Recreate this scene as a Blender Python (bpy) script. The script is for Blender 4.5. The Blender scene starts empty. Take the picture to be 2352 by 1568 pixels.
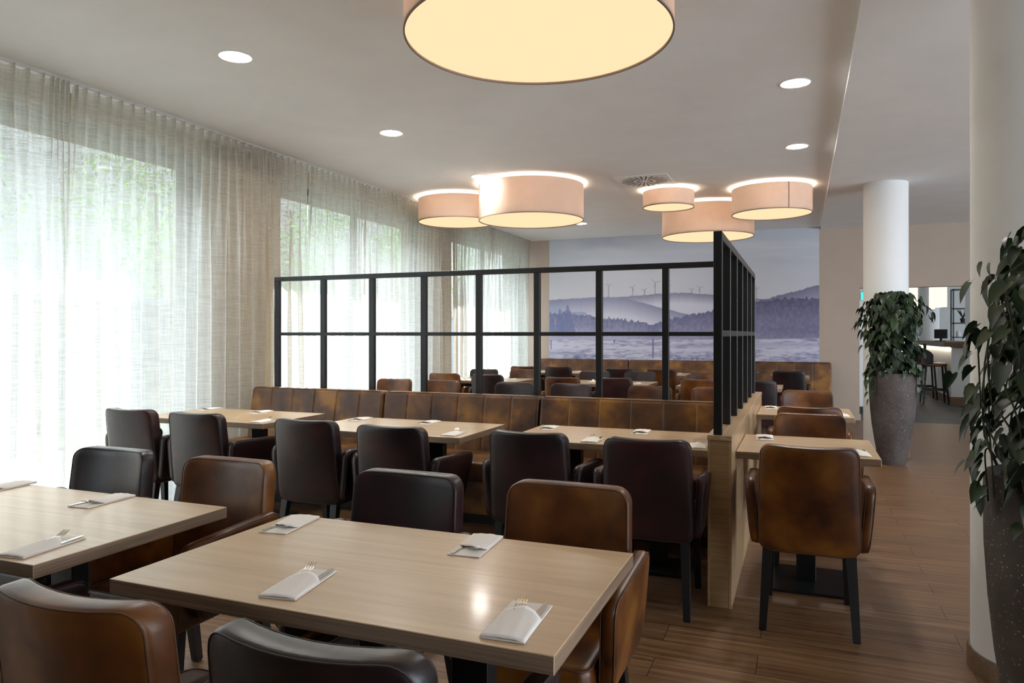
import bpy, math, random
import numpy as np
from math import sin, cos, pi, radians
from mathutils import Vector, Matrix

scene = bpy.context.scene
COL = scene.collection

# ---------------------------------------------------------------- camera
cam = bpy.data.cameras.new('camera')
cam.sensor_width = 36.0
cam.lens = 36.0 * 1657.0 / 2352.0
cam.shift_y = -17.0 / 2352.0
cam.clip_start = 0.05
cam_o = bpy.data.objects.new('camera', cam)
COL.objects.link(cam_o)
cam_o.location = (0, 0, 1.366)
cam_o.rotation_euler = (pi / 2, 0, radians(21.837))
scene.camera = cam_o

# ---------------------------------------------------------------- world, sun, exposure
world = bpy.data.worlds.new('world')
scene.world = world
world.use_nodes = True
wbg = world.node_tree.nodes['Background']
wbg.inputs[0].default_value = (0.78, 0.89, 1.0, 1)
wbg.inputs[1].default_value = 3.75

sun = bpy.data.lights.new('sun', 'SUN')
sun.energy = 6.5
sun.angle = radians(0.6)
sun.color = (1.0, 0.95, 0.88)
sun_o = bpy.data.objects.new('sun', sun)
COL.objects.link(sun_o)
EL, AZ = radians(31.8), radians(60)
to_sun = Vector((-cos(EL) * cos(AZ), cos(EL) * sin(AZ), sin(EL)))
sun_o.rotation_euler = to_sun.to_track_quat('Z', 'Y').to_euler()
sun_o.location = (-12, 8, 9)

def portal(loc, rot, sx, sy):
    l = bpy.data.lights.new('window_portal', 'AREA')
    l.shape = 'RECTANGLE'; l.size = sx; l.size_y = sy
    l.cycles.is_portal = True
    o = bpy.data.objects.new('window_portal', l)
    COL.objects.link(o); o.location = loc; o.rotation_euler = rot

scene.view_settings.view_transform = 'Standard'
scene.view_settings.look = 'None'
scene.view_settings.gamma = 1.0
scene.view_settings.use_curve_mapping = False
scene.view_settings.exposure = 1.5
rng = random.Random(7)
scene.cycles.max_bounces = 10
scene.cycles.transparent_max_bounces = 24

# ---------------------------------------------------------------- materials
class NT:
    def __init__(s, name):
        s.m = bpy.data.materials.new(name); s.m.use_nodes = True
        s.t = s.m.node_tree; s.t.nodes.clear()
        s.out = s.n('ShaderNodeOutputMaterial')
    def n(s, typ, **kw):
        x = s.t.nodes.new(typ)
        for k, v in kw.items():
            setattr(x, k, v)
        return x
    def l(s, a, b): s.t.links.new(a, b)
    def val(s, node, **kw):
        for k, v in kw.items():
            node.inputs[k.replace('_', ' ')].default_value = v
        return node
    def noise(s, scale, vec=None, detail=4, rough=.55, dist=0):
        x = s.n('ShaderNodeTexNoise')
        x.inputs['Scale'].default_value = scale; x.inputs['Detail'].default_value = detail
        x.inputs['Roughness'].default_value = rough; x.inputs['Distortion'].default_value = dist
        if vec: s.l(vec, x.inputs['Vector'])
        return x.outputs['Fac']
    def ramp(s, fac, stops):
        x = s.n('ShaderNodeValToRGB')
        el = x.color_ramp.elements
        while len(el) < len(stops): el.new(0.5)
        for e, (p, c) in zip(el, stops):
            e.position = p; e.color = (c[0], c[1], c[2], 1) if len(c) == 3 else c
        s.l(fac, x.inputs[0])
        return x.outputs[0]
    def mapping(s, scale, src='Object', loc=(0, 0, 0)):
        tc = s.n('ShaderNodeTexCoord'); mp = s.n('ShaderNodeMapping')
        mp.inputs['Scale'].default_value = scale; mp.inputs['Location'].default_value = loc
        s.l(tc.outputs[src], mp.inputs[0])
        return mp.outputs[0]
    def mix(s, fac, a, b, mode='MIX'):
        x = s.n('ShaderNodeMix', data_type='RGBA', blend_type=mode)
        for i, v in ((0, fac), (6, a), (7, b)):
            if hasattr(v, 'default_value'): s.l(v, x.inputs[i])
            else: x.inputs[i].default_value = v if i == 0 else (v[0], v[1], v[2], 1)
        return x.outputs[2]
    def math(s, op, a, b=None, clamp=False):
        x = s.n('ShaderNodeMath', operation=op, use_clamp=clamp)
        for i, v in enumerate((a, b)):
            if v is None: continue
            if hasattr(v, 'default_value'): s.l(v, x.inputs[i])
            else: x.inputs[i].default_value = v
        return x.outputs[0]
    def bump(s, h, strength=.2, dist=.002):
        x = s.n('ShaderNodeBump'); x.inputs['Strength'].default_value = strength
        x.inputs['Distance'].default_value = dist; s.l(h, x.inputs['Height'])
        return x.outputs[0]
    def pbr(s, color, rough=.5, metal=0, spec=.5, normal=None, coat=0, coat_r=.1):
        b = s.n('ShaderNodeBsdfPrincipled')
        if hasattr(color, 'default_value'): s.l(color, b.inputs['Base Color'])
        else: b.inputs['Base Color'].default_value = (*color, 1)
        if hasattr(rough, 'default_value'): s.l(rough, b.inputs['Roughness'])
        else: b.inputs['Roughness'].default_value = rough
        b.inputs['Metallic'].default_value = metal
        b.inputs['Specular IOR Level'].default_value = spec
        b.inputs['Coat Weight'].default_value = coat; b.inputs['Coat Roughness'].default_value = coat_r
        if normal: s.l(normal, b.inputs['Normal'])
        return b
    def done(s, sh):
        s.l(sh.outputs[0] if hasattr(sh, 'outputs') else sh, s.out.inputs[0]); return s.m

def plain(name, c, rough=.5, metal=0, spec=.5, bump=0, bscale=60):
    t = NT(name)
    nm = None
    if bump: nm = t.bump(t.noise(bscale, t.mapping((1, 1, 1))), bump, .002)
    v = t.noise(3, t.mapping((1, 1, 1)), 3)
    col = t.mix(v, tuple(x * .95 for x in c), tuple(min(1, x * 1.05) for x in c))
    return t.done(t.pbr(col, rough, metal, spec, nm))

def emit(name, c, s):
    t = NT(name); e = t.n('ShaderNodeEmission'); e.inputs[0].default_value = (*c, 1); e.inputs[1].default_value = s
    return t.done(e)

def leather(name, dark, mid, light, scale=5.0, rough=.36):
    t = NT(name)
    oi = t.n('ShaderNodeObjectInfo')
    tc = t.n('ShaderNodeTexCoord')
    ad = t.n('ShaderNodeVectorMath', operation='ADD')
    t.l(tc.outputs['Object'], ad.inputs[0])
    cmb = t.n('ShaderNodeCombineXYZ')
    t.l(t.math('MULTIPLY', oi.outputs['Random'], 37.0), cmb.inputs[0]); t.l(t.math('MULTIPLY', oi.outputs['Random'], 11.0), cmb.inputs[2])
    t.l(cmb.outputs[0], ad.inputs[1])
    f = t.noise(scale, ad.outputs[0], 3, .5)
    c = t.ramp(f, [(.33, dark), (.52, mid), (.70, light)])
    fine = t.noise(190, ad.outputs[0], 3)
    wr = t.noise(28, ad.outputs[0], 5, .7, 1.5)
    h = t.math('ADD', t.math('MULTIPLY', fine, .35), wr)
    r = t.math('ADD', t.math('MULTIPLY', wr, .18), rough - .08)
    return t.done(t.pbr(c, r, 0, .5, t.bump(h, .22, .0015)))

def wood(name, dark, light, axis=0, rough=.4, coat=0.15, f=1.0):
    t = NT(name)
    sc = [38 * f, 38 * f, 150 * f]; sc[axis] = 1.6
    v = t.mapping(tuple(sc))
    a = t.noise(1.0, v, 6, .6, .6)
    sc2 = [7 * f, 7 * f, 9 * f]; sc2[axis] = .9
    b = t.noise(1.0, t.mapping(tuple(sc2)), 3, .5, 1.0)
    m = t.math('ADD', t.math('MULTIPLY', a, .55), t.math('MULTIPLY', b, .45))
    c = t.ramp(m, [(.34, dark), (.58, light), (.78, tuple(min(1, x * 1.12) for x in light))])
    return t.done(t.pbr(c, rough, 0, .5, t.bump(a, .12, .001), coat, .12))

M = {}
M['tan'] = leather('leather_cognac', (.034, .009, .002), (.120, .036, .006), (.23, .085, .013))
M['dark'] = leather('leather_oxblood_brown', (.007, .0038, .0042), (.019, .0075, .0082), (.046, .012, .012))
M['bench'] = leather('leather_mottled_saddle', (.052, .019, .007), (.125, .047, .011), (.30, .128, .018), 4.6, .44)
M['seam'] = plain('seam_thread', (.10, .045, .02), .6)
M['seam_dark'] = plain('seam_thread_dark', (.03, .015, .012), .6)
M['black_wood'] = plain('black_stained_wood', (.004, .004, .0045), .5)
M['black_metal'] = plain('black_powder_coat', (.008, .009, .010), .38)
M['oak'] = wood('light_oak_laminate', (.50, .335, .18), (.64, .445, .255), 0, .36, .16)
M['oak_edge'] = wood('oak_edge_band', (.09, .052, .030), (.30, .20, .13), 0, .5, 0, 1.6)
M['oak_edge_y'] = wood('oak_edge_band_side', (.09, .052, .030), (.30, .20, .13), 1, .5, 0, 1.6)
M['oak_wall'] = wood('oak_panel', (.36, .225, .11), (.54, .365, .20), 1, .38, .3, .6)
M['oak_post'] = wood('oak_end_panel', (.33, .20, .09), (.50, .33, .17), 0, .45, .1, .35)
M['ceiling'] = plain('ceiling_paint', (.86, .86, .86), .9)
M['wall'] = plain('taupe_wall_paint', (.47, .38, .31), .9)
M['lining'] = plain('sand_wall_paint', (.44, .36, .25), .9)
M['rear'] = plain('unseen_dark_wall', (.07, .05, .035), .7)  # kept dark so the unseen rear wall throws back little light
M['white'] = plain('white_paint', (.78, .77, .74), .8)
M['column'] = plain('column_plaster', (.77, .765, .75), .85, bump=.15, bscale=25)
M['base_brown'] = wood('brown_skirting', (.10, .06, .035), (.22, .13, .075), 0, .5, 0)
M['steel'] = plain('polished_steel', (.62, .60, .57), .16, 1.0)
M['paper'] = plain('paper_napkin', (.92, .87, .82), .9, bump=.2, bscale=120)
M['glow_warm'] = emit('lamp_diffuser_glow', (1.0, .74, .44), .39)
M['glow_white'] = emit('downlight_glow', (1.0, .95, .88), 100)
M['trim_white'] = plain('white_trim', (.8, .8, .78), .5)
M['dark_slot'] = plain('slot_shadow_gap', (.02, .02, .02), .8)
M['rail'] = plain('curtain_rail_metal', (.55, .55, .54), .4)
M['frame_out'] = plain('grey_window_frame', (.10, .105, .11), .5)
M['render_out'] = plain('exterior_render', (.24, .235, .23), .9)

def mat_floor():
    t = NT('brown_plank_floor')
    v = t.mapping((1, 1, 1), loc=(.17, .06, 0))
    br = t.n('ShaderNodeTexBrick'); br.offset = .33; br.offset_frequency = 2; br.squash = 1
    t.l(v, br.inputs['Vector'])
    t.val(br, Scale=1.0, Mortar_Size=.0016, Mortar_Smooth=.1, Bias=0.0, Brick_Width=1.22, Row_Height=.1833)
    br.inputs['Color1'].default_value = (.35, .35, .35, 1); br.inputs['Color2'].default_value = (.65, .65, .65, 1)
    br.inputs['Mortar'].default_value = (.5, .5, .5, 1)
    off = t.n('ShaderNodeVectorMath', operation='MULTIPLY_ADD')
    t.l(br.outputs['Color'], off.inputs[0]); off.inputs[1].default_value = (9, 5, 3); t.l(v, off.inputs[2])
    mp = t.n('ShaderNodeMapping'); mp.inputs['Scale'].default_value = (1.1, 34, 1); t.l(off.outputs[0], mp.inputs[0])
    g = t.noise(1, mp.outputs[0], 7, .62, .8)
    mp2 = t.n('ShaderNodeMapping'); mp2.inputs['Scale'].default_value = (2.2, 95, 1); t.l(off.outputs[0], mp2.inputs[0])
    g2 = t.noise(1, mp2.outputs[0], 4, .6, .3)
    m = t.math('ADD', t.math('MULTIPLY', g, .7), t.math('MULTIPLY', g2, .3))
    c = t.ramp(m, [(.34, (.075, .032, .012)), (.46, (.17, .083, .036)), (.56, (.255, .138, .066)), (.68, (.40, .245, .125))])
    c = t.mix(t.math('MULTIPLY', br.outputs['Color'], .35), c, (.12, .065, .035))
    c = t.mix(br.outputs['Fac'], c, (.02, .012, .008))
    r = t.math('ADD', t.math('MULTIPLY', g, .25), .30)
    return t.done(t.pbr(c, r, 0, .5, t.bump(m, .12, .001)))
M['floor'] = mat_floor()

def mat_tile():
    t = NT('dark_slate_tile')
    v = t.mapping((1, 1, 1))
    br = t.n('ShaderNodeTexBrick'); br.offset = 0
    t.l(v, br.inputs['Vector']); t.val(br, Scale=1.0, Mortar_Size=.004, Brick_Width=.6, Row_Height=.6)
    f = t.noise(2.5, v, 6, .6)
    c = t.ramp(f, [(.3, (.022, .025, .027)), (.7, (.055, .057, .056))])
    c = t.mix(br.outputs['Fac'], c, (.02, .02, .02))
    return t.done(t.pbr(c, .5, 0, .3))
M['tile'] = mat_tile()

def mat_curtain():
    t = NT('sheer_linen')
    vh = t.mapping((1, 7, 190)); vv = t.mapping((1, 170, 6))
    h = t.noise(1, vh, 4, .65); v = t.noise(1, vv, 4, .65)
    fineh = t.noise(1, t.mapping((1, 16, 520)), 2, .5)
    thick = t.math('ADD', t.math('ADD', t.math('MULTIPLY', h, .5), t.math('MULTIPLY', v, .32)), t.math('MULTIPLY', fineh, .18))
    # how much one sees straight between the threads
    op = t.n('ShaderNodeMapRange'); op.inputs['From Min'].default_value = .38; op.inputs['From Max'].default_value = .60
    op.inputs['To Min'].default_value = .60; op.inputs['To Max'].default_value = .97
    t.l(thick, op.inputs['Value'])
    tr = t.n('ShaderNodeBsdfTransparent'); tr.inputs[0].default_value = (1, 1, 1, 1)
    tl = t.n('ShaderNodeBsdfTranslucent'); tl.inputs[0].default_value = (.76, .75, .72, 1)
    df = t.n('ShaderNodeBsdfDiffuse'); df.inputs[0].default_value = (.50, .44, .35, 1)
    m1 = t.n('ShaderNodeMixShader'); m1.inputs[0].default_value = .30
    t.l(tl.outputs[0], m1.inputs[1]); t.l(df.outputs[0], m1.inputs[2])
    m2 = t.n('ShaderNodeMixShader'); t.l(op.outputs[0], m2.inputs[0])
    t.l(tr.outputs[0], m2.inputs[1]); t.l(m1.outputs[0], m2.inputs[2])
    return t.done(m2)
M['curtain'] = mat_curtain()

def mat_shade():
    t = NT('velvet_lamp_shade')
    f = t.noise(6, t.mapping((1, 1, 1)), 5, .7)
    g = t.noise(160, t.mapping((1, 1, 1)), 2, .5)
    c = t.mix(f, (.56, .46, .40), (.70, .60, .53))
    c = t.mix(t.math('MULTIPLY', g, .3), c, (.46, .36, .30))
    df = t.pbr(c, .75, 0, .3)
    tl = t.n('ShaderNodeBsdfTranslucent'); t.l(c, tl.inputs[0])
    m = t.n('ShaderNodeMixShader'); m.inputs[0].default_value = .35
    t.l(df.outputs[0], m.inputs[1]); t.l(tl.outputs[0], m.inputs[2])
    return t.done(m)
M['shade'] = mat_shade()

def mat_glass():
    t = NT('window_glass')
    tr = t.n('ShaderNodeBsdfTransparent'); tr.inputs[0].default_value = (.95, .97, .96, 1)
    gl = t.n('ShaderNodeBsdfGlossy'); gl.inputs['Roughness'].default_value = .02
    lw = t.n('ShaderNodeLayerWeight'); lw.inputs[0].default_value = .5
    fr = t.math('ADD', t.math('MULTIPLY', t.math('POWER', lw.outputs['Facing'], 5.0), .5), .02)
    m = t.n('ShaderNodeMixShader'); t.l(fr, m.inputs[0]); t.l(tr.outputs[0], m.inputs[1]); t.l(gl.outputs[0], m.inputs[2])
    return t.done(m)
M['glass'] = mat_glass()

def mat_pot():
    t = NT('terrazzo_planter')
    v = t.mapping((1, 1, .8))
    vo = t.n('ShaderNodeTexVoronoi'); vo.inputs['Scale'].default_value = 95; vo.inputs['Randomness'].default_value = 1.0; t.l(v, vo.inputs['Vector'])
    sp = t.ramp(vo.outputs['Distance'], [(.0, (1, 1, 1)), (.16, (1, 1, 1)), (.22, (0, 0, 0))])
    pick = t.ramp(t.noise(34, v, 4, .7), [(.50, (0, 0, 0)), (.53, (1, 1, 1))])
    f = t.math('MULTIPLY', sp, pick)
    base = t.ramp(t.noise(5, v, 5), [(.3, (.060, .047, .043)), (.7, (.105, .085, .077))])
    c = t.mix(f, base, (.42, .38, .34))
    return t.done(t.pbr(c, .7, 0, .25))
M['pot'] = mat_pot()

def mat_leaf(name, a, b, rough=.38):
    t = NT(name)
    gm = t.n('ShaderNodeNewGeometry')
    c = t.ramp(gm.outputs['Random Per Island'], [(0, a), (.75, b), (1, tuple(x * 1.7 for x in b))])
    p = t.pbr(c, rough, 0, .45)
    tl = t.n('ShaderNodeBsdfTranslucent'); t.l(c, tl.inputs[0])
    m = t.n('ShaderNodeMixShader'); m.inputs[0].default_value = .15
    t.l(p.outputs[0], m.inputs[1]); t.l(tl.outputs[0], m.inputs[2])
    return t.done(m)
M['leaf'] = mat_leaf('heart_leaf', (.007, .018, .008), (.025, .047, .018))
M['tree_leaf'] = mat_leaf('tree_leaf', (.05, .12, .025), (.17, .33, .06), .6)
M['stem'] = plain('vine_stem', (.05, .055, .025), .6)
M['soil'] = plain('potting_soil', (.03, .02, .014), .95, bump=.6)
M['trunk'] = plain('tree_bark', (.12, .09, .06), .9, bump=.5)
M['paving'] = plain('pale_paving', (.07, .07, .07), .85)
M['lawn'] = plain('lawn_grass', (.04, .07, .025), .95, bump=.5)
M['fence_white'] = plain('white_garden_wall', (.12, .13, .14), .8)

# ---------------------------------------------------------------- mesh helpers
def mesh_obj(name, verts, faces, mat, parent=None, smooth=False, mats=None, midx=None):
    me = bpy.data.meshes.new(name)
    me.from_pydata([tuple(v) for v in verts], [], faces)
    if mats:
        for m in mats: me.materials.append(m)
        if midx: me.polygons.foreach_set('material_index', midx)
    elif mat: me.materials.append(mat)
    if smooth: me.polygons.foreach_set('use_smooth', [True] * len(me.polygons))
    me.update()
    o = bpy.data.objects.new(name, me); COL.objects.link(o)
    if parent: o.parent = parent
    return o

class MB:
    def __init__(s): s.v = []; s.f = []; s.mi = []
    def add(s, vs, fs, mi=0):
        k = len(s.v); s.v += [tuple(v) for v in vs]; s.f += [tuple(i + k for i in f) for f in fs]; s.mi += [mi] * len(fs)
        return s
    def box(s, x0, x1, y0, y1, z0, z1, mi=0, smi=None):
        vs = [(x0, y0, z0), (x1, y0, z0), (x1, y1, z0), (x0, y1, z0), (x0, y0, z1), (x1, y0, z1), (x1, y1, z1), (x0, y1, z1)]
        k = len(s.v); s.v += vs
        fs = [(0, 3, 2, 1), (4, 5, 6, 7), (0, 1, 5, 4), (1, 2, 6, 5), (2, 3, 7, 6), (3, 0, 4, 7)]
        s.f += [tuple(i + k for i in f) for f in fs]
        s.mi += [mi] * 6 if smi is None else [mi, mi, smi[0], smi[1], smi[0], smi[1]]
        return s
    def bbox(s, x0, x1, y0, y1, z0, z1, b=.002, mi=0, smi=None):
        """box with chamfered edges"""
        X = (x0, x0 + b, x1 - b, x1); Y = (y0, y0 + b, y1 - b, y1); Z = (z0, z0 + b, z1 - b, z1)
        idx = {}; vs = []
        def P(i, j, k):
            if (i, j, k) not in idx:
                idx[(i, j, k)] = len(vs); vs.append((X[i], Y[j], Z[k]))
            return idx[(i, j, k)]
        fs = []; ms = []
        a = smi if smi else (mi, mi)
        for k in (0, 3):
            f = [P(1, 1, k), P(2, 1, k), P(2, 2, k), P(1, 2, k)]; fs.append(f if k else f[::-1]); ms.append(mi)
        for j in (0, 3):
            f = [P(1, j, 1), P(2, j, 1), P(2, j, 2), P(1, j, 2)]; fs.append(f[::-1] if j else f); ms.append(a[0])
        for i in (0, 3):
            f = [P(i, 1, 1), P(i, 2, 1), P(i, 2, 2), P(i, 1, 2)]; fs.append(f if i else f[::-1]); ms.append(a[1])
        for j, jj in ((0, 1), (3, 2)):
            for k, kk in ((0, 1), (3, 2)):
                fs.append([P(1, j, kk), P(2, j, kk), P(2, jj, k), P(1, jj, k)]); ms.append(mi)
        for i, ii in ((0, 1), (3, 2)):
            for k, kk in ((0, 1), (3, 2)):
                fs.append([P(i, 1, kk), P(i, 2, kk), P(ii, 2, k), P(ii, 1, k)]); ms.append(mi)
            for j, jj in ((0, 1), (3, 2)):
                fs.append([P(i, jj, 1), P(i, jj, 2), P(ii, j, 2), P(ii, j, 1)]); ms.append(mi)
                for k, kk in ((0, 1), (3, 2)):
                    fs.append([P(i, jj, kk), P(ii, j, kk), P(ii, jj, k)]); ms.append(mi)
        k0 = len(s.v); s.v += vs; s.f += [tuple(q + k0 for q in f) for f in fs]; s.mi += ms
        return s
    def cyl(s, cx, cy, z0, z1, r0, r1=None, n=32, mi=0, caps=True):
        r1 = r0 if r1 is None else r1
        k = len(s.v)
        for z, r in ((z0, r0), (z1, r1)):
            s.v += [(cx + r * cos(2 * pi * i / n), cy + r * sin(2 * pi * i / n), z) for i in range(n)]
        for i in range(n):
            j = (i + 1) % n; s.f.append((k + i, k + j, k + n + j, k + n + i)); s.mi.append(mi)
        if caps:
            s.f.append(tuple(k + i for i in range(n))[::-1]); s.f.append(tuple(k + n + i for i in range(n))); s.mi += [mi, mi]
        return s
    def lathe(s, prof, n=48, cx=0, cy=0, mi=0):
        k = len(s.v)
        for r, z in prof:
            s.v += [(cx + r * cos(2 * pi * i / n), cy + r * sin(2 * pi * i / n), z) for i in range(n)]
        for q in range(len(prof) - 1):
            for i in range(n):
                j = (i + 1) % n
                s.f.append((k + q * n + i, k + q * n + j, k + (q + 1) * n + j, k + (q + 1) * n + i)); s.mi.append(mi)
        return s
    def tube(s, pts, r, n=6, closed=False, mi=0):
        pts = [Vector(p) for p in pts]; k = len(s.v); m = len(pts)
        up = Vector((0, 0, 1))
        for i, p in enumerate(pts):
            if closed: t = pts[(i + 1) % m] - pts[i - 1]
            else: t = pts[min(i + 1, m - 1)] - pts[max(i - 1, 0)]
            t.normalize()
            a = t.cross(up)
            if a.length < .05: a = t.cross(Vector((1, 0, 0)))
            a.normalize(); b = t.cross(a)
            rr = r[i] if isinstance(r, (list, tuple)) else r
            for q in range(n):
                w = 2 * pi * q / n; s.v.append(tuple(p + a * cos(w) * rr + b * sin(w) * rr))
        for i in range(m if closed else m - 1):
            i2 = (i + 1) % m
            for q in range(n):
                q2 = (q + 1) % n
                s.f.append((k + i * n + q, k + i * n + q2, k + i2 * n + q2, k + i2 * n + q)); s.mi.append(mi)
        if not closed:
            s.f.append(tuple(k + q for q in range(n))[::-1]); s.f.append(tuple(k + (m - 1) * n + q for q in range(n))); s.mi += [mi, mi]
        return s
    def prism(s, a, b, mi=0):
        """two quads (lists of 4 points), a below b"""
        k = len(s.v); s.v += [tuple(p) for p in a] + [tuple(p) for p in b]
        s.f += [(k + 3, k + 2, k + 1, k), (k + 4, k + 5, k + 6, k + 7)] + [(k + i, k + (i + 1) % 4, k + 4 + (i + 1) % 4, k + 4 + i) for i in range(4)]
        s.mi += [mi] * 6
        return s
    def build(s, name, mat, parent=None, smooth=False, mats=None):
        return mesh_obj(name, s.v, s.f, mat, parent, smooth, mats, s.mi if mats else None)

def auto_smooth(o, ang=40):
    me = o.data
    me.polygons.foreach_set('use_smooth', [True] * len(me.polygons))
    try: me.set_sharp_from_angle(angle=radians(ang))
    except Exception: pass
    return o

def lines(h, r, R, n):
    base = [0, .35 * r, r]
    if R > r: base += [r + (R - r) * .5, R]
    inner = h - base[-1]
    left = [-h + b for b in base]
    mid = [-inner + 2 * inner * i / n for i in range(1, n)]
    return left + mid + [-x for x in left[::-1]]

def rbox(hx, hy, hz, r, R, thin='y', n=(6, 1, 6), deform=None, extra=None):
    """padded panel: edges rounded by r, the outline in its own plane by R; thin = thickness axis"""
    h = dict(x=hx, y=hy, z=hz)
    L = {}
    for ax, cnt in zip('xyz', n):
        L[ax] = lines(h[ax], r, R if ax != thin else r, cnt)
    if extra:
        for ax, vals in extra.items():
            L[ax] = sorted(set([round(q, 5) for q in L[ax] + list(vals)]))
    X, Y, Z = L['x'], L['y'], L['z']
    idx = {}; vs = []; fs = []
    def P(i, j, k):
        key = (i, j, k)
        if key not in idx: idx[key] = len(vs); vs.append([X[i], Y[j], Z[k]])
        return idx[key]
    nx, ny, nz = len(X) - 1, len(Y) - 1, len(Z) - 1
    for i in range(nx):
        for k in range(nz):
            fs.append((P(i, 0, k), P(i + 1, 0, k), P(i + 1, 0, k + 1), P(i, 0, k + 1)))
            fs.append((P(i, ny, k + 1), P(i + 1, ny, k + 1), P(i + 1, ny, k), P(i, ny, k)))
    for i in range(nx):
        for j in range(ny):
            fs.append((P(i, j + 1, 0), P(i + 1, j + 1, 0), P(i + 1, j, 0), P(i, j, 0)))
            fs.append((P(i, j, nz), P(i + 1, j, nz), P(i + 1, j + 1, nz), P(i, j + 1, nz)))
    for j in range(ny):
        for k in range(nz):
            fs.append((P(0, j, k + 1), P(0, j + 1, k + 1), P(0, j + 1, k), P(0, j, k)))
            fs.append((P(nx, j, k), P(nx, j + 1, k), P(nx, j + 1, k + 1), P(nx, j, k + 1)))
    A = {'x': 0, 'y': 1, 'z': 2}; ti = A[thin]; pi_ = [a for a in (0, 1, 2) if a != ti]
    H = (hx, hy, hz)
    for v in vs:
        e = [H[a] - abs(v[a]) for a in (0, 1, 2)]
        ep = min(e[pi_[0]], e[pi_[1]]); et = e[ti]
        if ep < r and et < r:
            d0, d1 = r - ep, r - et; mx = max(d0, d1); nn = math.hypot(d0, d1)
            if nn > 1e-9:
                ne, nt = r - d0 / nn * mx, r - d1 / nn * mx
                v[ti] = math.copysign(H[ti] - nt, v[ti])
                for a in pi_:
                    if abs(e[a] - ep) < 1e-7: v[a] = math.copysign(H[a] - ne, v[a])
        a, b = pi_
        da, db = abs(v[a]) - (H[a] - R), abs(v[b]) - (H[b] - R)
        if da > 0 and db > 0:
            mx = max(da, db); nn = math.hypot(da, db)
            v[a] = math.copysign(H[a] - R + da / nn * mx, v[a]); v[b] = math.copysign(H[b] - R + db / nn * mx, v[b])
    if deform: vs = [deform(*v) for v in vs]
    return vs, fs

def rrect_path(ha, hb, R, n=6, seg=6):
    """outline of a rounded rectangle, as (a, b)"""
    out = []
    for (sa, sb, w0) in ((1, 1, 0), (-1, 1, 90), (-1, -1, 180), (1, -1, 270)):
        for i in range(n + 1):
            w = radians(w0 + 90 * i / n)
            out.append((sa * (ha - R) + R * cos(w), sb * (hb - R) + R * sin(w)))
    res = []
    for i, p in enumerate(out):
        q = out[(i + 1) % len(out)]
        d = math.hypot(q[0] - p[0], q[1] - p[1])
        m = max(1, int(d / .04))
        for j in range(m): res.append((p[0] + (q[0] - p[0]) * j / m, p[1] + (q[1] - p[1]) * j / m))
    return res

def empty(name, loc=(0, 0, 0), rz=0, label=None, cat=None, group=None):
    o = bpy.data.objects.new(name, None); COL.objects.link(o)
    o.location = loc; o.rotation_euler = (0, 0, rz); o.empty_display_size = .1
    if label: tag(o, label, cat, group)
    return o
def tag(o, label=None, cat=None, group=None, kind=None):
    if label: o['label'] = label
    if cat: o['category'] = cat
    if group: o['group'] = group
    if kind: o['kind'] = kind
    return o
def struct(o): o['kind'] = 'structure'; return o
KIDS = {}
def copy_tree(o, parent=None):
    c = o.copy(); COL.objects.link(c)
    if parent: c.parent = parent
    for ch in list(o.children): copy_tree(ch, c)
    return c
def place(proto, first, loc, rz, label, group, cat=None):
    o = proto if first else copy_tree(proto)
    o.location = loc; o.rotation_euler = (0, 0, rz); o['label'] = label; o['group'] = group
    if cat: o['category'] = cat
    return o

# ---------------------------------------------------------------- room shell
ZC, ZR = 3.10, 3.055          # main ceiling, right hand ceiling
struct(MB().box(-5.7, 9, -4, 12.65, -.1, 0).build('floor', M['floor']))
struct(MB().box(-.6, 9, 12.65, 22.5, -.1, 0).build('floor_tiled', M['tile']))
struct(MB().box(-5.7, .29, -4, 12.65, ZC, ZC + .3).build('ceiling', M['ceiling']))
struct(MB().box(.29, 9, -4, 22.5, ZR, ZR + .345).build('ceiling_right', M['ceiling']))
wb = MB().box(-5.0, .29, 12.65, 12.85, 0, ZC + .3).box(.29, .86, 12.65, 12.85, 0, ZR + .1)
wb.box(.86, 3.2, 12.65, 12.85, 2.095, ZR + .1).box(3.2, 9, 12.65, 12.85, 0, ZR + .1)
struct(wb.build('wall_back', M['wall']))
struct(MB().box(-.6, .80, 12.85, 22.5, 0, ZR).build('wall_bar_left', M['white']))
struct(MB().box(-.6, 9, 22.3, 22.5, 0, ZR).build('wall_bar_back', M['white']))
struct(MB().box(-5.7, 4.2, -2.4, -2.2, 0, ZC + .3).box(4.2, 9, -2.4, -2.2, 2.8, ZC + .3).build('wall_rear', M['rear']))  # unseen; closed dark against frontal fill, opened at right to light the column side
struct(MB().box(.80, 1.02, 14.0, 14.2, 0, ZR).build('wall_passage', M['white']))
struct(MB().box(.81, 1.03, 13.985, 14.0, 0, .1).build('baseboard_passage', M['black_metal']))
struct(MB().bbox(.275, .878, 12.632, 12.65, 0, .1).build('baseboard_back', M['wall']))
struct(MB().box(8.8, 9, -4, 12.65, 0, .25).box(8.8, 9, -4, 12.65, 2.5, ZR).box(8.8, 9, -2.4, .5, 0, ZR).box(8.8, 9, 8.5, 12.65, 0, ZR).build('wall_right', M['white']))  # unseen; opening sized to set how much daylight the right side gets
portal((6.6, -2.45, 1.4), (radians(-90), 0, 0), 4.6, 2.8)
portal((8.75, 4.5, 1.4), (0, radians(90), 0), 2.3, 8)
struct(MB().box(8.8, 9, 12.85, 22.3, 0, 1.0).box(8.8, 9, 12.85, 22.3, 2.3, ZR).box(8.8, 9, 12.85, 14, 1, 2.3).box(8.8, 9, 20, 22.3, 1, 2.3).build('wall_bar_right', M['white']))  # unseen; closed around a small opening to dim the bar
portal((8.9, 17, 1.65), (0, radians(90), 0), 1.3, 6)

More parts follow.
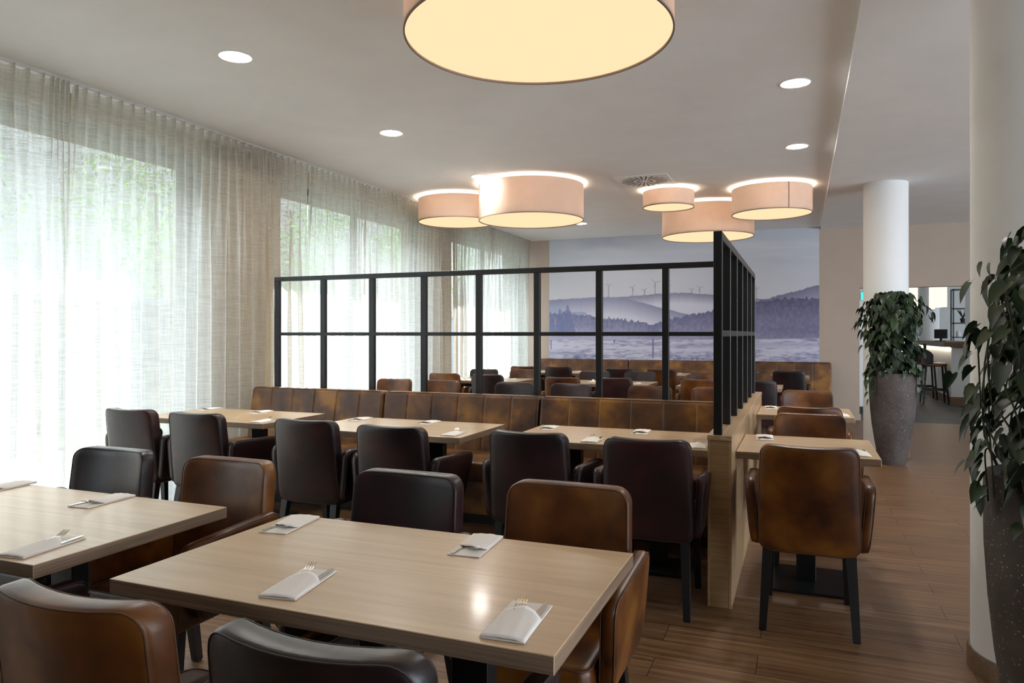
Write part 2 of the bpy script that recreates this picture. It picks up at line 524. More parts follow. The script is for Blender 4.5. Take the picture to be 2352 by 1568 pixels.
# window wall: piers between three bays
BAYS = [(-.7, .35), (.95, 4.88), (5.9, 8.8), (9.75, 12.5)]  # first bay is out of view, sized and uncurtained to light the foreground
PX0, PX1 = -5.20, -4.90
wl = MB(); wi = MB()
prev = -4.0
for a, b in BAYS:
    wl.box(PX0, PX1, prev, a, 0, 3.1); wi.box(PX1, PX1 + .012, prev, a, 0, 3.1); prev = b
wl.box(PX0, PX1, prev, 12.85, 0, 3.1); wi.box(PX1, PX1 + .012, prev, 12.85, 0, 3.1)
wi.box(PX1, PX1 + .012, -2.2, 12.65, 2.93, 3.1)
struct(wi.build('wall_left_lining', M['lining']))
wl.box(PX0, PX1, -4, 12.85, 2.93, 3.4)
wl.box(-5.62, PX0, -6, 14, 2.95, 3.4)
wl.box(PX0, PX1, -4, 12.85, -.3, .03)
struct(wl.build('wall_left', M['render_out']))
for i, (a, b) in enumerate(BAYS):
    root = struct(empty('window_%d' % (i + 1), (-5.0, a, .03)))
    w = b - a; fr = MB(); hh = 2.9
    fr.box(-.03, .03, 0, .05, 0, hh).box(-.03, .03, w - .05, w, 0, hh).box(-.03, .03, .05, w - .05, 0, .06).box(-.03, .03, .05, w - .05, hh - .06, hh)
    fr.build('frame', M['frame_out'], root)
    nm = 2
    for k in range(1, nm):
        MB().box(-.03, .03, w * k / nm - .03, w * k / nm + .03, .06, hh - .06).build('mullion', M['frame_out'], root)
    for k in range(nm):
        MB().box(-.006, .006, w * k / nm + .03, w * (k + 1) / nm - .03, .06, hh - .06).build('pane', M['glass'], root)
    portal((-5.23, (a + b) / 2, 1.48), (0, radians(-90), 0), 2.9, w)

# ---------------------------------------------------------------- round columns
def column(x, y, r, z1, label):
    root = empty('round_column', (x, y, 0), 0)
    struct(root)
    auto_smooth(MB().cyl(0, 0, 0, z1, r, n=96).build('shaft', M['column'], root))
    auto_smooth(MB().lathe([(r + .012, .0), (r + .013, .075), (r + .008, .085), (r, .085)], 96).build('base_trim', M['base_brown'], root))
    tag(root, label, 'column')
    return root
column(.90, 3.46, .25, ZR, 'thick round white column at the right edge behind the large trailing plant')
column(.884, 9.11, .228, ZR, 'round white column further back with the planted pot in front of it')
column(2.9, 20.2, .23, ZR, 'pale round column standing behind the bar counter')
column(2.93, 14.85, .23, ZR, 'pale round column just inside the opening at its right edge')

# ---------------------------------------------------------------- curtains
def curtain(y0, y1, label, seed, squeeze=(0, 0)):
    """pinch pleated sheer panel; squeeze = extra gathered width at either end"""
    r = random.Random(seed)
    ph = r.random() * 6
    pitch = .098
    pts = []
    y = y0
    L = y1 - y0
    nP = max(6, int(round(L / pitch)))
    # gathered ends get tighter pleats
    ys = []; cum = 0; ws = []
    for k in range(nP):
        u = (k + .5) * L / nP
        w = 1.0
        if squeeze[0] and u < squeeze[0]: w = .38
        if squeeze[1] and L - u < squeeze[1]: w = .38
        ws.append(w)
    while True:
        tot = sum(ws) * pitch
        if tot < L - .02: ws.insert(len(ws) // 2, 1.0)
        else: break
    sc = L / (sum(ws) * pitch)
    starts = [0]
    for w in ws: starts.append(starts[-1] + w * pitch * sc)
    amp = [r.uniform(.6, 1.3) for _ in ws]; skew = [r.uniform(.3, .6) for _ in ws]
    SUB = 12
    cols = []
    for k, w in enumerate(ws):
        for q in range(SUB):
            cols.append((k, q / SUB, y0 + starts[k] + (starts[k + 1] - starts[k]) * q / SUB))
    cols.append((len(ws) - 1, .9999, y0 + starts[-1]))
    zs = [.025, .3, .7, 1.1, 1.5, 1.9, 2.2, 2.45, 2.65, 2.8, 2.9, 2.96, 3.02, 3.06, 3.088]
    vs = []; fs = []
    for iz, z in enumerate(zs):
        d = min(1, max(0, (3.06 - z) / .75)) ** .8          # 0 at the heading, 1 below
        for k, f, yy in cols:
            a = amp[k]
            ridge = math.exp(-((f - .5) / (.075 + .10 * d)) ** 2)
            # heading: flat front with narrow pinched pleat; lower: full skewed folds
            s = skew[k]
            saw = (f / s if f < s else (1 - f) / (1 - s))
            t2 = (yy + .012 * sin(yy * 5.3 + ph)) / .147 + ph
            f2 = t2 % 1.0; s2 = .68 + .06 * sin(math.floor(t2) * 2.3)
            saw2 = f2 / s2 if f2 < s2 else (1 - f2) / (1 - s2)
            a2 = 1 + .3 * sin(math.floor(t2) * 1.7 + ph)
            big = min(1, max(0, (2.75 - z) / 1.0))
            x = .042 * ridge * (1 - d) + d * (.045 * (1 - big) * (saw - .5) * a + big * .076 * (saw2 - .5) * a2)
            x += d * .022 * sin(yy * 6.1 + ph + .25 * sin(z * 1.7 + ph)) + d * .012 * sin(yy * 14.7 + ph * 2 + z * .5)
            zz = z
            if iz == len(zs) - 1: zz = z - .020 * (1 - ridge) * (0.3 + 0.7 * sin(pi * ((f + .5) % 1.0)))
            vs.append((-4.66 + x, yy + d * .010 * sin(z * 1.3 + yy * 2 + ph), zz))
    nc = len(cols)
    for i in range(len(zs) - 1):
        for j in range(nc - 1):
            fs.append((i * nc + j, i * nc + j + 1, (i + 1) * nc + j + 1, (i + 1) * nc + j))
    o = mesh_obj('sheer_curtain', vs, fs, M['curtain'], None, True)
    tag(o, label, 'curtain', 'linen curtains along the window wall')
curtain(.65, 3.455, 'sheer linen curtain panel at the left picture edge, left of the first bright gap', 2, (.2, .34))
curtain(3.485, 5.415, 'wide sheer linen curtain panel behind the two dark chairs by the window', 3, (.10, .22))
curtain(5.44, 6.05, 'narrow sheer linen curtain panel right of the dark gathered seam, over the frame corner', 4, (.14, .05))
curtain(6.07, 7.015, 'sheer linen curtain panel ending at the light gap above the third frame post', 5, (.06, .06))
curtain(7.055, 9.28, 'sheer linen curtain panel passing behind the left drum lamp', 6, (.06, .35))
curtain(9.31, 10.72, 'sheer linen curtain panel seen under the two left drum lamps', 8, (.2, .1))
curtain(10.74, 12.44, 'last sheer linen curtain panel ending at the back wall', 9, (.1, .05))
cr = MB().box(-4.675, -4.655, -3.4, 12.6, 3.090, 3.10)
struct(cr.build('trim_1', M['rail']))

# ---------------------------------------------------------------- outdoors
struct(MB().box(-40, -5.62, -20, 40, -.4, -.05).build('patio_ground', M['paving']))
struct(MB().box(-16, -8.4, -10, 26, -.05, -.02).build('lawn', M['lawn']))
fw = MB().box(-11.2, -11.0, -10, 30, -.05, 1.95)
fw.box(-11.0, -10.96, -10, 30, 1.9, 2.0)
bb = MB().box(-26, -22, -12, 60, -.05, 9.5)  # box added behind the trees to cover the bright sky
tag(bb.build('sky_backdrop', M['render_out']), 'large plain grey building added outside behind the garden trees to hide bright sky', 'backdrop')
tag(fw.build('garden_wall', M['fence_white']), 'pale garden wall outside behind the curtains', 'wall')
lt = MB()
for k in range(34):
    y = -4 + k * .42
    lt.tube([(-10.9, y, .35), (-10.9, y + 1.55, 1.9)], .016, 4); lt.tube([(-10.87, y + 1.55, .35), (-10.87, y, 1.9)], .016, 4)
tag(lt.build('garden_trellis', M['trunk']), 'diamond trellis standing against the pale garden wall outside', 'trellis')

def patio_chair():
    root = empty('patio_chair', (0, 0, -.05), 0, 'x', 'chair')
    for sx in (-1, 1):
        x = sx * .27
        MB().tube([(x, .28, .64), (x, .30, .30), (x, .27, .03), (x, .15, .012), (x, -.2, .012), (x, -.33, .04), (x, -.30, .35), (x, -.26, .60), (x, -.22, .645), (x, .2, .655), (x, .28, .64)], .013, 8).build('side_frame', M['white'], root, True)
    vs, fs = rbox(.26, .24, .012, .008, .03, 'z', (3, 3, 1), lambda x, y, z: (x, y, z + .43)); mesh_obj('seat', vs, fs, M['frame_out'], root, True)
    vs, fs = rbox(.26, .012, .22, .008, .03, 'y', (3, 1, 3), lambda x, y, z: (x, y - .27 - .3 * (z + .22) * .5, z + .66)); mesh_obj('backrest', vs, fs, M['frame_out'], root, True)
    return root
pc = patio_chair()
for i, (x, y, r_, lb) in enumerate(((-6.35, 2.75, 200, 'patio chair with white tube frame outside, nearest the left picture edge'),
                                    (-6.5, 4.1, 160, 'patio chair with white tube frame outside behind the left bright curtain stripes'),
                                    (-7.6, 3.4, 20, 'patio chair with white tube frame standing farther out on the paving'))):
    place(pc, i == 0, (x, y, -.05), radians(r_), lb, 'patio chairs outside the window')

def leaf_card(mb, p, size, nrm, tip, heart=True, fold=.25, curl=.2):
    t = tip.normalized(); n = (nrm - t * nrm.dot(t)).normalized(); b = t.cross(n)
    if heart:
        out = [(0, 0), (.17, -.15), (.35, -.07), (.40, .20), (.30, .54), (.12, .86), (0, 1.08)]
    else:
        out = [(0, 0), (.25, .25), (.28, .6), (0, 1.0)]
    k = len(mb.v)
    mid = [(0, a[1] if 0 < i < len(out) - 1 else a[1]) for i, a in enumerate(out)]
    rows = []
    for (w, l) in out:
        l2 = max(l, 0)
        dz = -curl * l2 * l2
        def pt(ww):
            return p + (b * ww + t * l + n * (dz - fold * abs(ww) * 0 + fold * abs(ww) * .6)) * size
        rows.append((pt(-w), p + (t * max(l, 0.0) + n * dz) * size, pt(w)))
    m = len(rows)
    for a, c, d in rows: mb.v += [tuple(a), tuple(c), tuple(d)]
    for i in range(m - 1):
        q = k + 3 * i
        if i == 0 or i == m - 2:
            if i == 0:
                mb.f += [(q + 1, q + 3, q + 4), (q + 1, q + 4, q + 5)]
            else:
                mb.f += [(q, q + 1, q + 4), (q + 1, q + 2, q + 4)]
            mb.mi += [0, 0]
        else:
            mb.f += [(q, q + 1, q + 4, q + 3), (q + 1, q + 2, q + 5, q + 4)]; mb.mi += [0, 0]

def tree(x, y, h, r, seed, label):
    R = random.Random(seed)
    root = empty('garden_tree', (x, y, -.03), 0, label, 'tree', 'trees outside the windows')
    MB().tube([(0, 0, 0), (.05, .05, h * .3), (-.03, .08, h * .6), (0, 0, h * .85)], [.12, .1, .07, .03], 8).build('trunk', M['trunk'], root)
    mb = MB()
    cl = [(R.uniform(-1, 1) * r * .7, R.uniform(-1, 1) * r * .8, h * R.uniform(.3, .95), R.uniform(.35, .6) * r) for _ in range(18)]
    for _ in range(4400):
        c = R.choice(cl)
        d = Vector((R.gauss(0, 1), R.gauss(0, 1), R.gauss(0, 1))).normalized() * c[3] * R.uniform(.6, 1)
        leaf_card(mb, Vector((c[0], c[1], c[2])) + d, R.uniform(.055, .095), Vector((R.uniform(-1, 1), R.uniform(-1, 1), 1)), d + Vector((0, 0, -.6 * r)), False)
    mb.build('foliage', M['tree_leaf'], root)
for i, (x, y, h, r, lb) in enumerate([
        (-13.6, 1.4, 5.0, 1.6, 'bushy green tree outside, leftmost of the ones behind the first curtains'),
        (-13.9, 6.9, 5.8, 1.9, 'tall green tree outside behind the wide curtain panel'),
        (-13.6, 12.2, 5.4, 1.8, 'green tree outside, behind the curtain fold above the frame corner'),
        (-14.2, 17.6, 6.0, 2.0, 'green tree outside, behind the curtain left of the drum lamps'),
        (-13.8, 23.0, 5.6, 1.9, 'green tree outside, second from the far end'),
        (-14.2, 28.6, 6.0, 2.1, 'green tree outside, farthest one along the garden wall')]):
    tree(x, y, h, r, 20 + i, lb)

# ---------------------------------------------------------------- mural on the back wall
def build_mural():
    X0, X1, Z0, Z1 = -4.325, .272, .86, 3.098
    NX, NZ = 640, 312
    xs = np.linspace(X0, X1, NX); zs = np.linspace(Z0, Z1, NZ)
    X, Z = np.meshgrid(xs, zs)
    # picture coordinates of the printed photograph
    th = math.atan(664 / 1657.)
    dz = -X * sin(th) + 12.65 * cos(th)
    U = 1176 + 1657 * (X * cos(th) + 12.65 * sin(th)) / dz
    V = 767 - (Z - 1.366) / dz * 1657
    rs = np.random.RandomState(3)
    def vnoise(u, v, su, sv, seed):
        r = np.random.RandomState(seed); G = r.rand(256, 256)
        a = u / su; b = v / sv
        i = np.floor(a).astype(int); j = np.floor(b).astype(int); fa = a - i; fb = b - j
        fa = fa * fa * (3 - 2 * fa); fb = fb * fb * (3 - 2 * fb)
        g = lambda p, q: G[p % 256, q % 256]
        return (g(i, j) * (1 - fa) + g(i + 1, j) * fa) * (1 - fb) + (g(i, j + 1) * (1 - fa) + g(i + 1, j + 1) * fa) * fb
    def fbm(u, v, su, sv, seed, o=4):
        t = 0; am = .5; s = 0
        for k in range(o): t = t + am * vnoise(u, v, su / 2 ** k, sv / 2 ** k, seed + k); s += am; am *= .5
        return t / s
    def col(c): return np.array(c, float) / 255.
    def lerp(a, b, t): return a + (b - a) * np.clip(t, 0, 1)[..., None]
    sky_t = (V - 520) / 160
    C = lerp(np.broadcast_to(col((192, 199, 210)), (NZ, NX, 3)), np.broadcast_to(col((203, 203, 212)), (NZ, NX, 3)), sky_t)
    cl = fbm(U + .4 * V, V, 150, 16, 11)
    C = lerp(C, np.broadcast_to(col((212, 214, 220)), C.shape), (cl - .45) * 2.2 * np.clip((650 - V) / 110, 0, 1))
    cl2 = fbm(U - .5 * V, V, 110, 20, 31)
    C = lerp(C, np.broadcast_to(col((160, 168, 192)), C.shape), (cl2 - .55) * 1.8 * np.clip((625 - V) / 100, 0, 1))
    def ridge(pts, jag=0, seed=0, su=4):
        p = np.array(pts, float); r = np.interp(U, p[:, 0], p[:, 1])
        if jag: r = r - jag * (vnoise(U, U * 0, su, 1, seed) ** 1.5) - .5 * jag * vnoise(U, U * 0, su * .45, 1, seed + 5)
        return r
    def layer(C, r, top, bot, depth, soft=.8):
        m = np.clip((V - r) / soft + .5, 0, 1)
        c = lerp(np.broadcast_to(col(top), C.shape), np.broadcast_to(col(bot), C.shape), (V - r) / depth)
        return C * (1 - m[..., None]) + c * m[..., None]
    # turbines
    for u, vh, vb, bl, a0 in ((1398, 656, 682, 8, .5), (1453, 660, 682, 8, .9), (1480.5, 666, 681, 6, .8), (1505, 648.5, 678, 11, .3), (1533, 657, 676, 8, .2), (1589, 665, 675, 7, .6), (1607, 660.5, 676, 8, .35), (1738, 661, 686, 7, .0)):
        D = np.abs(U - u) + 1e3 * ((V < vh) | (V > vb))
        m = np.clip(1.15 - D, 0, 1)
        for k in range(3):
            a = a0 + k * 2.094
            du, dv = cos(a), -sin(a)
            t = np.clip((U - u) * du + (V - vh) * dv, 0, bl)
            dd = np.hypot(U - u - t * du, V - vh - t * dv)
            m = np.maximum(m, np.clip(1.0 - dd, 0, 1) * .8)
        C = lerp(C, np.broadcast_to(col((112, 112, 132)), C.shape), m * .8)
    C = layer(C, ridge([(1262, 690), (1300, 688), (1400, 684), (1470, 680), (1500, 677), (1540, 674), (1580, 673.5), (1640, 678), (1740, 688), (1882, 692)], 2, 40, 5), (136, 136, 160), (206, 206, 220), 24)
    C = layer(C, ridge([(1262, 694), (1285, 691), (1310, 687), (1360, 684), (1410, 683), (1440, 687), (1480, 697), (1520, 708), (1560, 718), (1590, 724), (1640, 748), (1882, 760)], 1.5, 50, 5), (142, 143, 172), (208, 208, 222), 42)
    C = layer(C, ridge([(1262, 708), (1275, 706), (1300, 716), (1325, 718), (1345, 717), (1352, 728), (1400, 770), (1882, 780)], 2, 55, 7), (158, 166, 196), (180, 184, 206), 30)
    C = layer(C, ridge([(1262, 800), (1720, 720), (1745, 692), (1765, 687), (1800, 677), (1840, 667), (1882, 655)], 3, 60, 4), (122, 120, 146), (160, 158, 182), 30)
    f = ridge([(1262, 724), (1275, 724), (1310, 722), (1330, 727), (1360, 731), (1380, 735), (1430, 738), (1460, 743), (1500, 748), (1520, 742), (1545, 735), (1580, 729), (1610, 723), (1640, 716), (1680, 708), (1720, 700), (1760, 694), (1800, 690), (1882, 688)], 7, 70, 4.2)
    wR = np.clip((U - 1450) / 350, 0, 1)
    top = (1 - wR)[..., None] * col((122, 124, 158)) + wR[..., None] * col((98, 96, 124))
    bot = (1 - wR)[..., None] * col((168, 168, 196)) + wR[..., None] * col((126, 124, 154))
    tx = (fbm(U, V, 5, 6, 77) - .5) * .13
    m = np.clip((V - f) / .9 + .5, 0, 1)[..., None]
    C = C * (1 - m) + (top + (bot - top) * np.clip((V - f) / 48, 0, 1)[..., None] + tx[..., None]) * m
    # two big conifers at the left
    for u, vt, hb, w in ((1304, 696, 74, 17), (1286, 705, 64, 13), (1268, 720, 40, 10)):
        q = (V - vt) / hb
        ww = w * np.clip(q, 0, 1) ** .8 * (.65 + .7 * vnoise(V, U * 0, 3.2, 1, int(u)))
        m = np.clip((ww - np.abs(U - u)) / 1.5, 0, 1) * (q > 0) * (q < 1.05)
        C = lerp(C, np.broadcast_to(col((118, 126, 166)), C.shape), m * .75)
    # mist and meadow
    C = lerp(C, np.broadcast_to(col((182, 180, 206)), C.shape), np.clip((V - 760) / 18, 0, 1) * np.clip((1560 - U) / 200, .25, 1) * .8)
    mv = 779 - 3 * np.clip((U - 1700) / 180, 0, 1)
    mm = np.clip((V - mv) / 1.5, 0, 1)[..., None]
    g = .55 * fbm(U, V, 13, 2.2, 90, 4) + .45 * fbm(U, V, 60, 6, 91, 3)
    fld = lerp(np.broadcast_to(col((206, 204, 222)), C.shape), np.broadcast_to(col((138, 138, 172)), C.shape), (g - .46) * 3.4)
    band = np.exp(-((V - 795 + (U - 1500) * .012) / 5) ** 2) * np.clip((U - 1500) / 80, 0, 1) * .45
    fld = lerp(fld, np.broadcast_to(col((150, 150, 184)), C.shape), band)
    dk = .6 * fbm(U, V, 34, 8, 120, 5) + .4 * fbm(U, V, 6, 3, 125, 3)
    fld = lerp(fld, np.broadcast_to(col((120, 122, 160)), C.shape), (dk - .49) * 5 * np.clip((V - 806) / 14, 0, 1))
    C = C * (1 - mm) + fld * mm
    for u, a, b, w in ((1499.5, 777, 822, 1.9), (1266, 780, 803, 1.2), (1411, 780, 787, 1.6)):
        m = (np.abs(U - u) < w) & (V > a) & (V < b)
        C = lerp(C, np.broadcast_to(col((118, 118, 152)), C.shape), m * .85)
    C = np.clip(C, 0, 1)
    lin = np.where(C <= .04045, C / 12.92, ((C + .055) / 1.055) ** 2.4) * 1.0
    me = bpy.data.meshes.new('landscape_mural')
    n = NX * NZ
    co = np.zeros((n, 3), np.float32); co[:, 0] = X.ravel(); co[:, 1] = 12.646; co[:, 2] = Z.ravel()
    idx = np.arange(n).reshape(NZ, NX)
    q = np.stack([idx[:-1, :-1], idx[:-1, 1:], idx[1:, 1:], idx[1:, :-1]], -1).reshape(-1, 4)
    me.vertices.add(n); me.vertices.foreach_set('co', co.ravel())
    me.loops.add(q.size); me.loops.foreach_set('vertex_index', q.ravel().astype(np.int32))
    me.polygons.add(len(q)); me.polygons.foreach_set('loop_start', np.arange(0, q.size, 4, dtype=np.int32))
    me.update(calc_edges=True)
    ca = me.color_attributes.new('print', 'FLOAT_COLOR', 'POINT')
    rgba = np.ones((n, 4), np.float32); rgba[:, :3] = lin.reshape(-1, 3)
    ca.data.foreach_set('color', rgba.ravel())
    t = NT('mural_print')
    at = t.n('ShaderNodeAttribute'); at.attribute_name = 'print'
    me.materials.append(t.done(t.pbr(at.outputs['Color'], .75, 0, .3)))
    o = bpy.data.objects.new('landscape_mural', me); COL.objects.link(o)
    tag(o, 'misty blue landscape photo mural with wind turbines on the back wall', 'mural')
build_mural()

# ---------------------------------------------------------------- ceiling fittings
def downlight_proto():
    root = empty('recessed_downlight', (0, 0, ZC), 0, 'x', 'ceiling light')
    auto_smooth(MB().lathe([(.083, -.001), (.083, -.002), (.098, -.005), (.104, -.001), (.104, .003)], 40).build('trim_ring', M['trim_white'], root))
    MB().cyl(0, 0, -.003, -.001, .084, n=40).build('lens', M['glow_white'], root)
    return root
dl = downlight_proto()
for i, (x, y, lb) in enumerate([(-3.28, 3.54, 'glowing round downlight above the curtains, left and nearest to the viewer'),
        (-3.28, 5.385, 'second round downlight along the curtain side, between the nearest and the lamps'),
        (-3.28, 7.235, 'round downlight just left of the large drum lamp'),
        (-.037, 5.351, 'round downlight at upper right beside the ceiling edge, the nearer of the two'),
        (-.037, 7.165, 'round downlight at right, just above the drum lamps beside the ceiling edge'),
        (-3.21, 10.9, 'far small downlight peeping out below the large drum lamp')]):
    place(dl, i == 0, (x, y, ZC - .001), 0, lb, 'round ceiling downlights')

def drum(x, y, r, zb, zt, label, power, seam=None):
    root = empty('drum_lamp', (x, y, ZC), 0, label, 'ceiling lamp', 'fabric drum lamps')
    a, b = zb - ZC, zt - ZC
    sh = MB().lathe([(r - .004, a + .003), (r, a), (r, b), (r - .004, b), (r - .004, a + .003)], 128)
    auto_smooth(sh.build('lamp_shade', M['shade'], root))
    auto_smooth(MB().lathe([(r + .0015, a), (r + .0015, a + .008), (r - .006, a + .008), (r - .006, a), (r + .0015, a)], 128).build('hem', M['shade_hem'], root))
    if seam is not None:
        MB().box(-.005, .005, -.002, .002, a, b).build('shade_seam', M['shade_hem'], root)
        c = root.children[-1]; c.location = ((r + .001) * cos(seam), (r + .001) * sin(seam), 0); c.rotation_euler = (0, 0, seam + pi / 2)
    MB().cyl(0, 0, a + .012, a + .018, r - .005, n=96).build('diffuser', M['glow_warm'], root)
    MB().cyl(0, 0, b - .01, 0, .06, n=24).build('ceiling_rose', M['trim_white'], root)
    ar = MB()
    for k in range(3):
        w = k * 2.094
        ar.tube([(0, 0, b - .006), ((r - .003) * cos(w), (r - .003) * sin(w), b - .006)], .004, 6)
    ar.build('spider_frame', M['trim_white'], root)
    for k in range(3):
        l = bpy.data.lights.new('drum_bulb', 'POINT'); l.energy = power / 6.3; l.color = (1, .84, .66); l.shadow_soft_size = .05
        o = bpy.data.objects.new('drum_bulb', l); COL.objects.link(o); o.parent = root
        w = k * 2.094 + .5
        o.location = (r * .5 * cos(w), r * .5 * sin(w), (a + b) / 2)
M['shade_hem'] = plain('shade_hem_tape', (.26, .18, .13), .8)
drum(-1.10, 3.06, .60, 2.695, 3.07, 'very large drum lamp nearest to the viewer, cut off by the top edge', 40)
drum(-2.90, 7.83, .606, 2.673, 3.07, 'large round drum lamp in the middle with a bright spot on its shade', 40)
drum(-4.07, 8.28, .495, 2.783, 3.07, 'medium drum lamp half hidden behind the large one, close to the curtains', 28)
drum(-1.478, 8.74, .302, 2.880, 3.07, 'smallest drum lamp, just right of the ceiling vent', 14)
drum(-1.182, 10.1, .605, 2.68, 3.07, 'large drum lamp low behind the small one and the frame corner', 40)
drum(-.324, 9.02, .449, 2.772, 3.07, 'medium drum lamp at right with a dark vertical seam, beside the ceiling edge', 24, seam=radians(-64))

vent = empty('ceiling_vent', (-1.64, 8.13, ZC), 0, 'square white air vent with radial slots in the ceiling', 'air vent')
MB().bbox(-.30, .30, -.30, .30, -.008, -.0005, .002).build('plate', M['trim_white'], vent)
sl = MB()
for k in range(24):
    w = 2 * pi * k / 24
    for r0, r1 in ((.06, .10), (.125, .25)) if k % 2 else ((.13, .26),):
        c, s_ = cos(w), sin(w); hw = .007
        q = [(r0 * c - hw * s_, r0 * s_ + hw * c), (r1 * c - hw * s_, r1 * s_ + hw * c), (r1 * c + hw * s_, r1 * s_ - hw * c), (r0 * c + hw * s_, r0 * s_ - hw * c)]
        sl.prism([(a, b, -.0095) for a, b in q], [(a, b, -.007) for a, b in q])
sl.build('slots', M['dark_slot'], vent)

# ---------------------------------------------------------------- dining chairs
def make_chair(kind):
    m = M[kind]; sm = M['seam'] if kind == 'tan' else M['seam_dark']
    root = empty('dining_chair', (0, 0, 0), 0, 'x', 'chair')
    ZB0, ZB1 = .355, .862
    hz = (ZB1 - ZB0) / 2; hx = .214; hy = .036
    def back(x, y, z):
        s = (z + hz) / (2 * hz); q = x / hx
        yy = y - .158 - .088 * s + .044 * q * q * (.30 + .70 * s) - .016
        return (x * (1.045 - .055 * s), yy, z + (ZB0 + ZB1) / 2 - .007 * (1 - q * q) * s)
    vs, fs = rbox(hx, hy, hz, .015, .054, 'y', (8, 1, 8), back)
    b = mesh_obj('backrest', vs, fs, m, root, True)
    p = MB()
    for sy in (-1, 1):
        path = [back(a, sy * (hy - .003), c) for a, c in rrect_path(hx - .0045, hz - .0045, .050)]
        p.tube(path, .0021, 5, True)
    p.build('piping', sm, b, True)
    def seat(x, y, z):
        q = 1 - min(1, (x / .21) ** 2); w = 1 - min(1, (y / .235) ** 2)
        up = .012 * q * w if z > 0 else 0
        return (x, y + .035, z + .408 + up)
    vs, fs = rbox(.207, .232, .062, .022, .04, 'z', (6, 6, 2), seat)
    st = mesh_obj('seat', vs, fs, m, root, True)
    p = MB(); p.tube([seat(a, c, .0565) for a, c in rrect_path(.2035, .2285, .037)], .002, 5, True)
    p.build('piping', sm, st, True)
    for sx in (-1, 1):
        def arm(x, y, z):
            s = (z + .155) / .31; f = (y + .225) / .45
            zz = z + .530 - .025 * f * s
            yy = y + .025 + .02 * f * s - .07 * (1 - s) ** 1.5 * f
            return (sx * (.222 + .037 * s ** .55) + x, yy, zz)
        vs, fs = rbox(.023, .225, .155, .017, .05, 'x', (1, 8, 6), arm)
        a = mesh_obj('armrest', vs, fs, m, root, True)
        p = MB()
        for q in (-1, 1):
            p.tube([arm(q * .0195, c, d) for c, d in rrect_path(.2215, .1515, .047)], .0018, 5, True)
        p.build('piping', sm, a, True)
    for sx in (-1, 1):
        for top, foot, h0, h1 in (((.178, -.175), (.197, -.245), .022, .016), ((.178, .215), (.186, .238), .022, .015)):
            q = lambda c, h: [(sx * c[0] - h, c[1] - h), (sx * c[0] + h, c[1] - h), (sx * c[0] + h, c[1] + h), (sx * c[0] - h, c[1] + h)]
            mb = MB().prism([(x, y, 0.004) for x, y in q(foot, h1)], [(x, y, .36) for x, y in q(top, h0)])
            mb.prism([(x, y, 0) for x, y in q(foot, h1 * .8)], [(x, y, 0.004) for x, y in q(foot, h1 * .8)])
            mb.build('leg', M['black_wood'], root)
    return root
P_tan = make_chair('tan'); P_dark = make_chair('dark')
used = {'tan': False, 'dark': False}
def chair(kind, x, yback, face, label, group):
    """yback = where the top of the backrest stands; face +1 looks to +Y, -1 to -Y"""
    proto = P_tan if kind == 'tan' else P_dark
    place(proto, not used[kind], (x, yback + face * .272, 0), 0 if face > 0 else pi, label, group)
    used[kind] = True
G1 = 'armchairs around the two front tables'
chair('tan', -1.33, .955, 1, 'cognac brown armchair in the bottom left corner, its back to the viewer', G1)
chair('dark', -.76, .955, 1, 'dark brown armchair cut by the bottom edge in front of the middle table', G1)
chair('dark', -2.19, .955, 1, 'dark brown armchair almost out of frame on the near side of the left front table', G1)
chair('dark', -2.82, 2.36, -1, 'dark brown armchair behind the left front table, nearest to the curtains', G1)
chair('tan', -2.155, 2.345, -1, 'cognac armchair on the far side of the left front table at its right end', G1)
chair('dark', -1.335, 2.365, -1, 'dark brown armchair at the far side of the middle front table', G1)
chair('tan', -.728, 2.385, -1, 'cognac armchair at the far right of the middle front table, arm beside its end', G1)
G2 = 'dark armchairs facing the long bench'
for x, yb, lb in ((-4.255, 3.56, 'dark armchair farthest left, right in front of the bright curtains'),
                  (-3.64, 3.53, 'dark armchair second from the curtains, facing the bench'),
                  (-2.745, 3.49, 'dark armchair left of the gap between window table and middle bench table'),
                  (-2.12, 3.43, 'dark armchair at the right half of the middle bench table'),
                  (-1.325, 3.485, 'dark armchair at the left half of the bench table beside the oak partition'),
                  (-.70, 3.465, 'dark armchair beside the end of the oak partition, facing the bench')):
    chair('dark', x, yb, 1, lb, G2)
G3 = 'armchairs in the aisle right of the oak partition'
chair('tan', .032, 3.505, 1, 'large cognac armchair seen from behind right of the oak partition', G3)
chair('tan', .05, 5.01, -1, 'cognac armchair at the far side of the first small aisle table, facing the viewer', G3)
chair('tan', .055, 5.415, 1, 'cognac armchair whose top edge just shows behind the one facing the viewer', G3)
chair('tan', .05, 7.07, -1, 'cognac armchair behind the second small aisle table', G3)
G4 = 'armchairs seen through the black frame'
